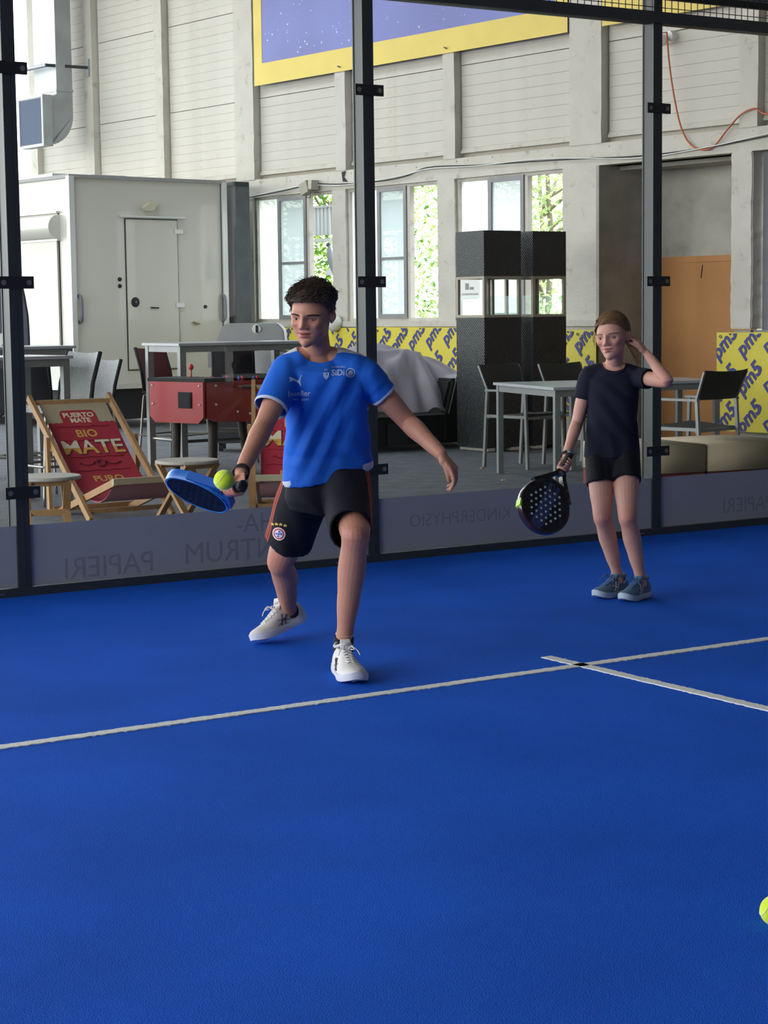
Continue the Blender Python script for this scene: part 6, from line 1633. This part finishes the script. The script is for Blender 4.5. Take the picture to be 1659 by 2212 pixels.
# ---------------------------------------------------------------- the girl
J = {k: Vector(v) for k, v in GJ.items()}
girl = thing('person', 'girl in a navy T-shirt and black shorts, one hand touching her hair', 'person', (1.2, -1.8, 0))
bpy.context.view_layer.update()
girl_parts = []
H = .212
psi, pit = R(27), R(3)
fr = (CF*math.cos(psi)-CR*math.sin(psi)); hy = (fr*math.cos(pit)-UP*math.sin(pit)).normalized(); hx = UP.cross(fr).normalized()
if hx.dot(CR) < 0: hx = -hx
hz = hx.cross(hy).normalized()
if hz.z < 0: hz = -hz
rl = R(5); hx, hz = hx*math.cos(rl)+hz*math.sin(rl), hz*math.cos(rl)-hx*math.sin(rl)
ax = (hx, hy, hz); hc = J['head'].copy()
Xs = (J['sh_l']-J['sh_r']); Xs.z = 0; Xs = (Xs.normalized()*.5+CR*.5).normalized(); Zs = UP.copy(); Ys = Xs.cross(Zs).normalized()
if Ys.dot(CF) < 0: Ys = -Ys
Pv, Bl, Ch, Nk = J['pelvis'], J['belly'], J['chest'], J['neck']
bm = B(); head_shape(bm, hc, ax, H, jaw=.95)
limb(bm, [Nk-Zs*.06, Nk, hc-hz*.065-hy*.03, hc-hz*.02-hy*.03], [.050, .040, .038, .045], 20)
def sec(c, w_, d_, tilt=0.0): return (c, Xs*w_+UP*tilt, Ys*d_)
loft(bm, [sec(Pv-UP*.07, .08, .07), sec(Pv, .110, .078), sec(Bl, .092, .068), sec(Ch-UP*.03, .098, .066), sec(Ch+UP*.04, .098, .060), sec(Nk-UP*.018, .060, .048), sec(Nk+UP*.01, .038, .038)], 30)
for s in ('l', 'r'):
    sg = 1 if s == 'l' else -1; S0 = J['sh_'+s]; e = J['el_'+s]; w_ = J['wr_'+s]
    limb(bm, [Nk-Zs*.012+Xs*sg*.02, Nk.lerp(S0, .55)+Zs*.004, S0], [.034, .032, .036], 16)
    limb(bm, [S0, S0.lerp(e, .5), e, e.lerp(w_, .25), e.lerp(w_, .65), w_], [.038, .034, .0285, .0290, .0235, .0185], 16)
    h, k, a_ = J['hip_'+s], J['kn_'+s], J['an_'+s]; back = -CF
    limb(bm, [h, h.lerp(k, .3), h.lerp(k, .62), h.lerp(k, .86), k, k.lerp(a_, .12), k.lerp(a_, .34)+back*.008, k.lerp(a_, .62)+back*.003, k.lerp(a_, .88), a_, a_-UP*.03], [.070, .066, .056, .047, .0435, .039, .0425, .035, .0255, .0262, .028], 20, 5)
    ball(bm, k+CF*.014, .035, 14)
Hr = J['hand_r']; tip_ = J['rk']; a_rk = (tip_-Hr).normalized()
grip_hand(bm, J['wr_r'], Hr, a_rk, .80, 1, (J['wr_r']-Hr)-CR*.030+CF*.01)
# raised hand: fingers pointing up-left into the hair above the ear
dh = (J['hand_l']-J['wr_l']).normalized(); dh = (dh*.8-CR*.30+UP*.35).normalized()
hand(bm, J['wr_l'], dh, (CR*.85+CF*.35+UP*.35), (CF*.7-CR*.6), .80, curl=(.30, .34, .40, .48), spread=.10, tcurl=.4, tout=.5)
body = remeshed('body', bm, .0029, 3, .45); soften_head(body, hc, H)
L = face_warp(body.data, hc, ax, H)
face_attrs(body.data, L, [(tuple(J['kn_l']+CF*.04), .05, .45), (tuple(J['kn_r']+CF*.04), .05, .45), (tuple(J['el_l']), .05, .45), (tuple(Hr), .05, .5), (tuple(J['hand_l']), .06, .4)], ck=.75)
body.data.materials.append(skin_mat('skin_girl', '#cb9a88', '#b96a62', '#a8605a', '#3a2a22')); body.data.shade_smooth(); girl_parts.append(body)
fp0 = set(o.name for o in C.objects)
face_parts(girl, body, hc, ax, H, '#6b4f3c', look=(-.0012, -.0004), iris='#454e50', browz=.080, browth=.007, lid=.34)
b = B()   # a row of teeth between the parted lips
btg = bvh_of(body)
def fs(x, z, off): 
    o_ = hc+(ax[0]*x+ax[1]*.8+ax[2]*z)*H; h = btg.ray_cast(o_, -ax[1]); return h[0]+ax[1]*off
n = 8
for i in range(n):
    x0, x1 = -.05+.1*i/n, -.05+.1*(i+.9)/n; b.faces.new([b.verts.new(p) for p in (fs(x0, -.252, .0012), fs(x1, -.252, .0012), fs(x1, -.240, .0012), fs(x0, -.240, .0012))])
obj('teeth', b, mat('teeth', '#d8d0c4', .3), girl)
# hair drawn back into a ponytail
hl_g = lambda th: lerp_tab([(0, .30), (R(30), .29), (R(55), .20), (R(75), .08), (R(88), .03), (R(105), -.02), (R(120), -.12), (R(180), -.26)], th)
def thick_g(th, dz): return .012+.03*max(0, dz)+.012*max(0, -math.cos(th))
M_hg = mat('hair_blond', '#7d6044', .55, var=.35, vscale=50, spec=.4)
hair = obj('hair', scalp_cap(hc, ax, H, hl_g, thick_g), M_hg, None, smooth=True); girl_parts.append(hair)
X, Y, Z = ax; rnd = random.Random(21); items = []; tie = Vector((.16, -.46, .02))
def W(p): return hc+(X*p.x+Y*p.y+Z*p.z)*H
for k in range(2600):
    th = rnd.uniform(-PI, PI); ph = math.acos(rnd.uniform(-.35, 1)); dx, dy, dz = math.sin(ph)*math.sin(th), math.sin(ph)*math.cos(th), math.cos(ph)
    def sp(dx, dy, dz, k_=0.0):
        t = thick_g(math.atan2(dx, dy), dz)+k_; return Vector((dx*(.350+t), -.075+dy*(.437+t), .115+dz*(.405+t)))
    p0 = sp(dx, dy, dz)
    if p0.z < hl_g(th)-.005: continue
    d0 = Vector((dx, dy, dz)); d1 = (tie-Vector((0, -.075, .115))).normalized(); pts = []
    full = rnd.random() < .5; ln = rnd.uniform(.25, .5) if not full else 1.0; wob = rnd.uniform(-.004, .010)
    for q in range(6):
        s_ = q/5*ln; d = d0.slerp(d1, s_) if d0.angle(d1) > .05 else d0; pts.append(W(sp(d.x, d.y, d.z, .004+wob)))
    items.append((pts, .0010))
for k in range(420):   # the ponytail
    a = rnd.uniform(0, 6.28); r0 = .045*math.sqrt(rnd.random()); o_ = Vector((math.cos(a), 0, math.sin(a)))
    ln = rnd.uniform(.65, 1.1); pts = []
    for q in range(7):
        s_ = q/6*ln; wv = .03*math.sin(s_*5+a)
        c_ = tie+Vector((.06*s_+.10*s_*s_, -.16*math.sin(min(s_, 1)*1.7), -.02-.62*s_**1.25)); c_ += Vector((o_.x, .3*o_.x, o_.z*.5))*(r0*(1+2.4*s_*(1-s_*.5)))+Vector((wv, 0, 0)); pts.append(W(c_))
    items.append((pts, .0013))
for k in range(60):   # loose wisps at the temples and nape
    sg = rnd.choice((-1, 1)); p0 = Vector((sg*rnd.uniform(.30, .36), rnd.uniform(-.1, .2), rnd.uniform(.0, .18))); pts = []
    for q in range(6): s_ = q/5; pts.append(W(p0+Vector((sg*.05*math.sin(s_*3), -.10*s_, -.30*s_*rnd.uniform(.6, 1)))))
    items.append((pts, .0006))
st_ = strands('hair_strands', None, mat('hair_blond_light', '#a98660', .5, var=.45, vscale=80, spec=.4), items); st_.parent = hair
b = B(); tube(b, [W(tie+Vector((.06*math.cos(q), -.01, .055*math.sin(q)))) for q in [2*PI*i/16 for i in range(16)]], .0045, 8, close=True); o = obj('hair_tie', b, M_black, None, smooth=True); o.parent = hair
# T-shirt
bm = B()
loft(bm, [sec(Pv-UP*.042, .132, .096), sec(Pv+UP*.03, .127, .092), sec(Bl, .116, .086), sec(Ch-UP*.02, .122, .086), sec(Ch+UP*.035, .120, .076), sec(Nk-UP*.026, .088, .060), sec(Nk-UP*.002, .052, .048)], 36, 2.4)
sl = {}
for s, r0, r1, ln in (('r', .050, .049, .115), ('l', .048, .047, .090)):
    sg = 1 if s == 'l' else -1; S0 = J['sh_'+s]-Xs*sg*.004; d_ = (J['el_'+s]-S0).normalized(); E0 = S0+d_*ln
    limb(bm, [Nk-Zs*.024+Xs*sg*.035, Nk.lerp(S0, .6)+Zs*.0, S0+Zs*.001], [.038, .042, .047], 20)
    tube(bm, smooth_path([S0-d_*.02, S0+d_*.02, S0.lerp(E0, .6), E0], 5), [r0*.9]*3+[r0]*8+[r1]*5, 28); sl[s] = (S0, E0, d_, r1)
tee = remeshed('t_shirt', bm, .005, 6, .5)
folds(tee.data, [
    (tuple(CR*.7+UP*.7), 80, .3, .005, tuple(Bl+CF*.08), (.09, .14), tuple(CR*.7-UP*.7)),
    (tuple(CR*.5+UP*.85), 90, 1.2, .0045, tuple(Ch+CF*.08+CR*.06-UP*.05), (.06, .12), tuple(CR*.85-UP*.5)),
    (tuple(CR), 75, .4, .003, tuple(Pv+CF*.08+UP*.0), (.10, .10), tuple(UP)),
    (tuple(CR*.4+UP*.9), 110, .4, .004, tuple(J['sh_l']-UP*.03+CF*.03), (.05, .06), tuple(CR*.9-UP*.4))])
cuts = []
b = B(); ell(b, Nk+Zs*.020+Ys*.030, (.056, .050, .052), (Xs, Ys, Zs), 30); cuts.append(b)
for s in ('r', 'l'):
    S0, E0, d_, r1 = sl[s]; b = B(); tube(b, [E0-d_*.045, E0-d_*.028, E0+d_*.03], [r1*.55, r1-.0045, r1-.002], 28); cuts.append(b)
b = B(); loft(b, [sec(Pv-UP*.075, .128, .092), sec(Pv-UP*.01, .121, .086), sec(Pv+UP*.01, .07, .05)], 36, 2.4); cuts.append(b)
cut(tee, cuts)
tee.data.materials.append(garment_mat('tshirt_navy', '#171a2b', .85, .25)); girl_parts.append(tee)
# collar rib
b = B(); bt = bvh_of(tee); pts = []
for i in range(40):
    a = 2*PI*i/40; q = Nk+Zs*.020+Ys*.030+Xs*.0575*math.cos(a)-Zs*.054*max(0, math.sin(a))*1.0+Ys*.0
    if math.sin(a) <= 0: continue
    h = bt.ray_cast(q+Ys*.2, -Ys)
    if h[0] is not None: pts.append(h[0]+Ys*.0006)
tube(b, pts, .0042, 6, flat=.5); o = obj('collar', b, mat('collar_navy', '#191b2c', .85), None, smooth=True); o.parent = tee
# shorts
bm = B()
loft(bm, [sec(Pv-UP*.125, .112, .088), sec(Pv-UP*.08, .124, .092), sec(Pv-UP*.03, .122, .088), sec(Pv+UP*.0, .112, .082)], 36, 2.4)
ends = []
for s in ('r', 'l'):
    h, k = J['hip_'+s], J['kn_'+s]; d = (k-h).normalized(); E = h.lerp(k, .50); s_, t_, _ = frame_from(h, E)
    if s == 'l': E = h.lerp(k, .46)
    loft(bm, [(h, s_*.068, t_*.080), (h.lerp(E, .5), s_*.070, t_*.084), (E, s_*.070, t_*.084)], 32, 2.2); ends.append((E, d, s_, t_))
sh = remeshed('shorts', bm, .005, 6, .5)
folds(sh.data, [(tuple(CR), 80, .2, .004, tuple(Pv-UP*.12+CF*.08), (.12, .10), tuple(UP))])
cuts = []
for E, d, s_, t_ in ends:
    b = B(); loft(b, [(E-d*.08, s_*.04, t_*.05), (E-d*.04, s_*.061, t_*.074), (E+d*.04, s_*.066, t_*.080)], 32, 2.2); cuts.append(b)
cut(sh, cuts); sh.data.materials.append(garment_mat('shorts_jet', '#111218', .8, .2)); girl_parts.append(sh)
for o in girl_parts: child_fix(o, girl)
for o in list(C.objects):
    if o.parent == girl and o.name not in fp0 and o not in girl_parts: o.matrix_parent_inverse = girl.matrix_world.inverted()
# shoes
for s, dz in (('r', 0), ('l', 0)):
    t_ = J['toe_'+s].copy(); a_ = J['an_'+s].copy(); t_.z = a_.z = .003; d = (t_-a_).normalized(); hp = a_-d*.055
    shoe('shoe', girl, hp, hp+d*.225, L=.225, W=.088, H=.088, colu='#4f6f8c', cols='#a9bccb', stripe='#c9c3cb', lace='#3f5f86', collar='#5a7a94')
d_ = (Hr-J['wr_r']).normalized(); s_, t_, _ = frame_from(J['wr_r'], Hr)
for k, rr in ((-.010, .0225), (.0, .0232)):
    b = B(); tube(b, [J['wr_r']+d_*(k+.003*math.sin(q*2))+(s_*math.cos(q)+t_*math.sin(q))*rr for q in [2*PI*i/20 for i in range(20)]], .0028, 6, close=True); o = obj('wrist_strap', b, M_black, None, smooth=True); child_fix(o, girl)
cols = dict(face=mat('racket_black', '#15161c', .25, col2='#20222c', vscale=12), frame=mat('racket_dark', '#1a1a1d', .2, col2='#3a2226', vscale=5, coat=.5), throat=mat('racket_green', '#191b18', .25, dirt=.9, dcol='#86a52c', dscale=22), cap=M_bolt, ring=M_bolt, hole=mat('hole_pale', '#b9cfc9', .6))
n_rk = (CF*.93+CR*.25+UP*.1)
rk_g, _ = racket('padel_racket', 'black padel racket with pale holes, hanging face-on from the girl\'s right hand', Hr-a_rk*.072, a_rk, n_rk, cols, hl)
b = B(); box(b, -.030, .030, -.0178, -.0172, .205, .452); clipz = [v for v in b.verts if v.co.z > .44]; 
obj('decal', b, mat('racket_stripe', '#2c3a66', .35), rk_g)
b = text_bm('B', .05, .0003, Matrix.Translation((0, -.0182, .222)) @ Matrix.Rotation(PI, 4, 'Y'), bold=.002); obj('lettering', b, M_black, rk_g)
b = B()
for x, z in hl: b.faces.new([b.verts.new((x+.0060*math.cos(q), -.0184, z+.0060*math.sin(q))) for q in [2*PI*i/12 for i in range(12)]])
tag(obj('holes', b, cols['hole'], rk_g), kind='stuff')
b = B(); prism(b, [(.112, .372), (.122, .366), (.112, .398), (.100, .402)], -.0196, .0196); obj('bumper', b, mat('bumper_lime', '#9ccb2f', .4), rk_g)
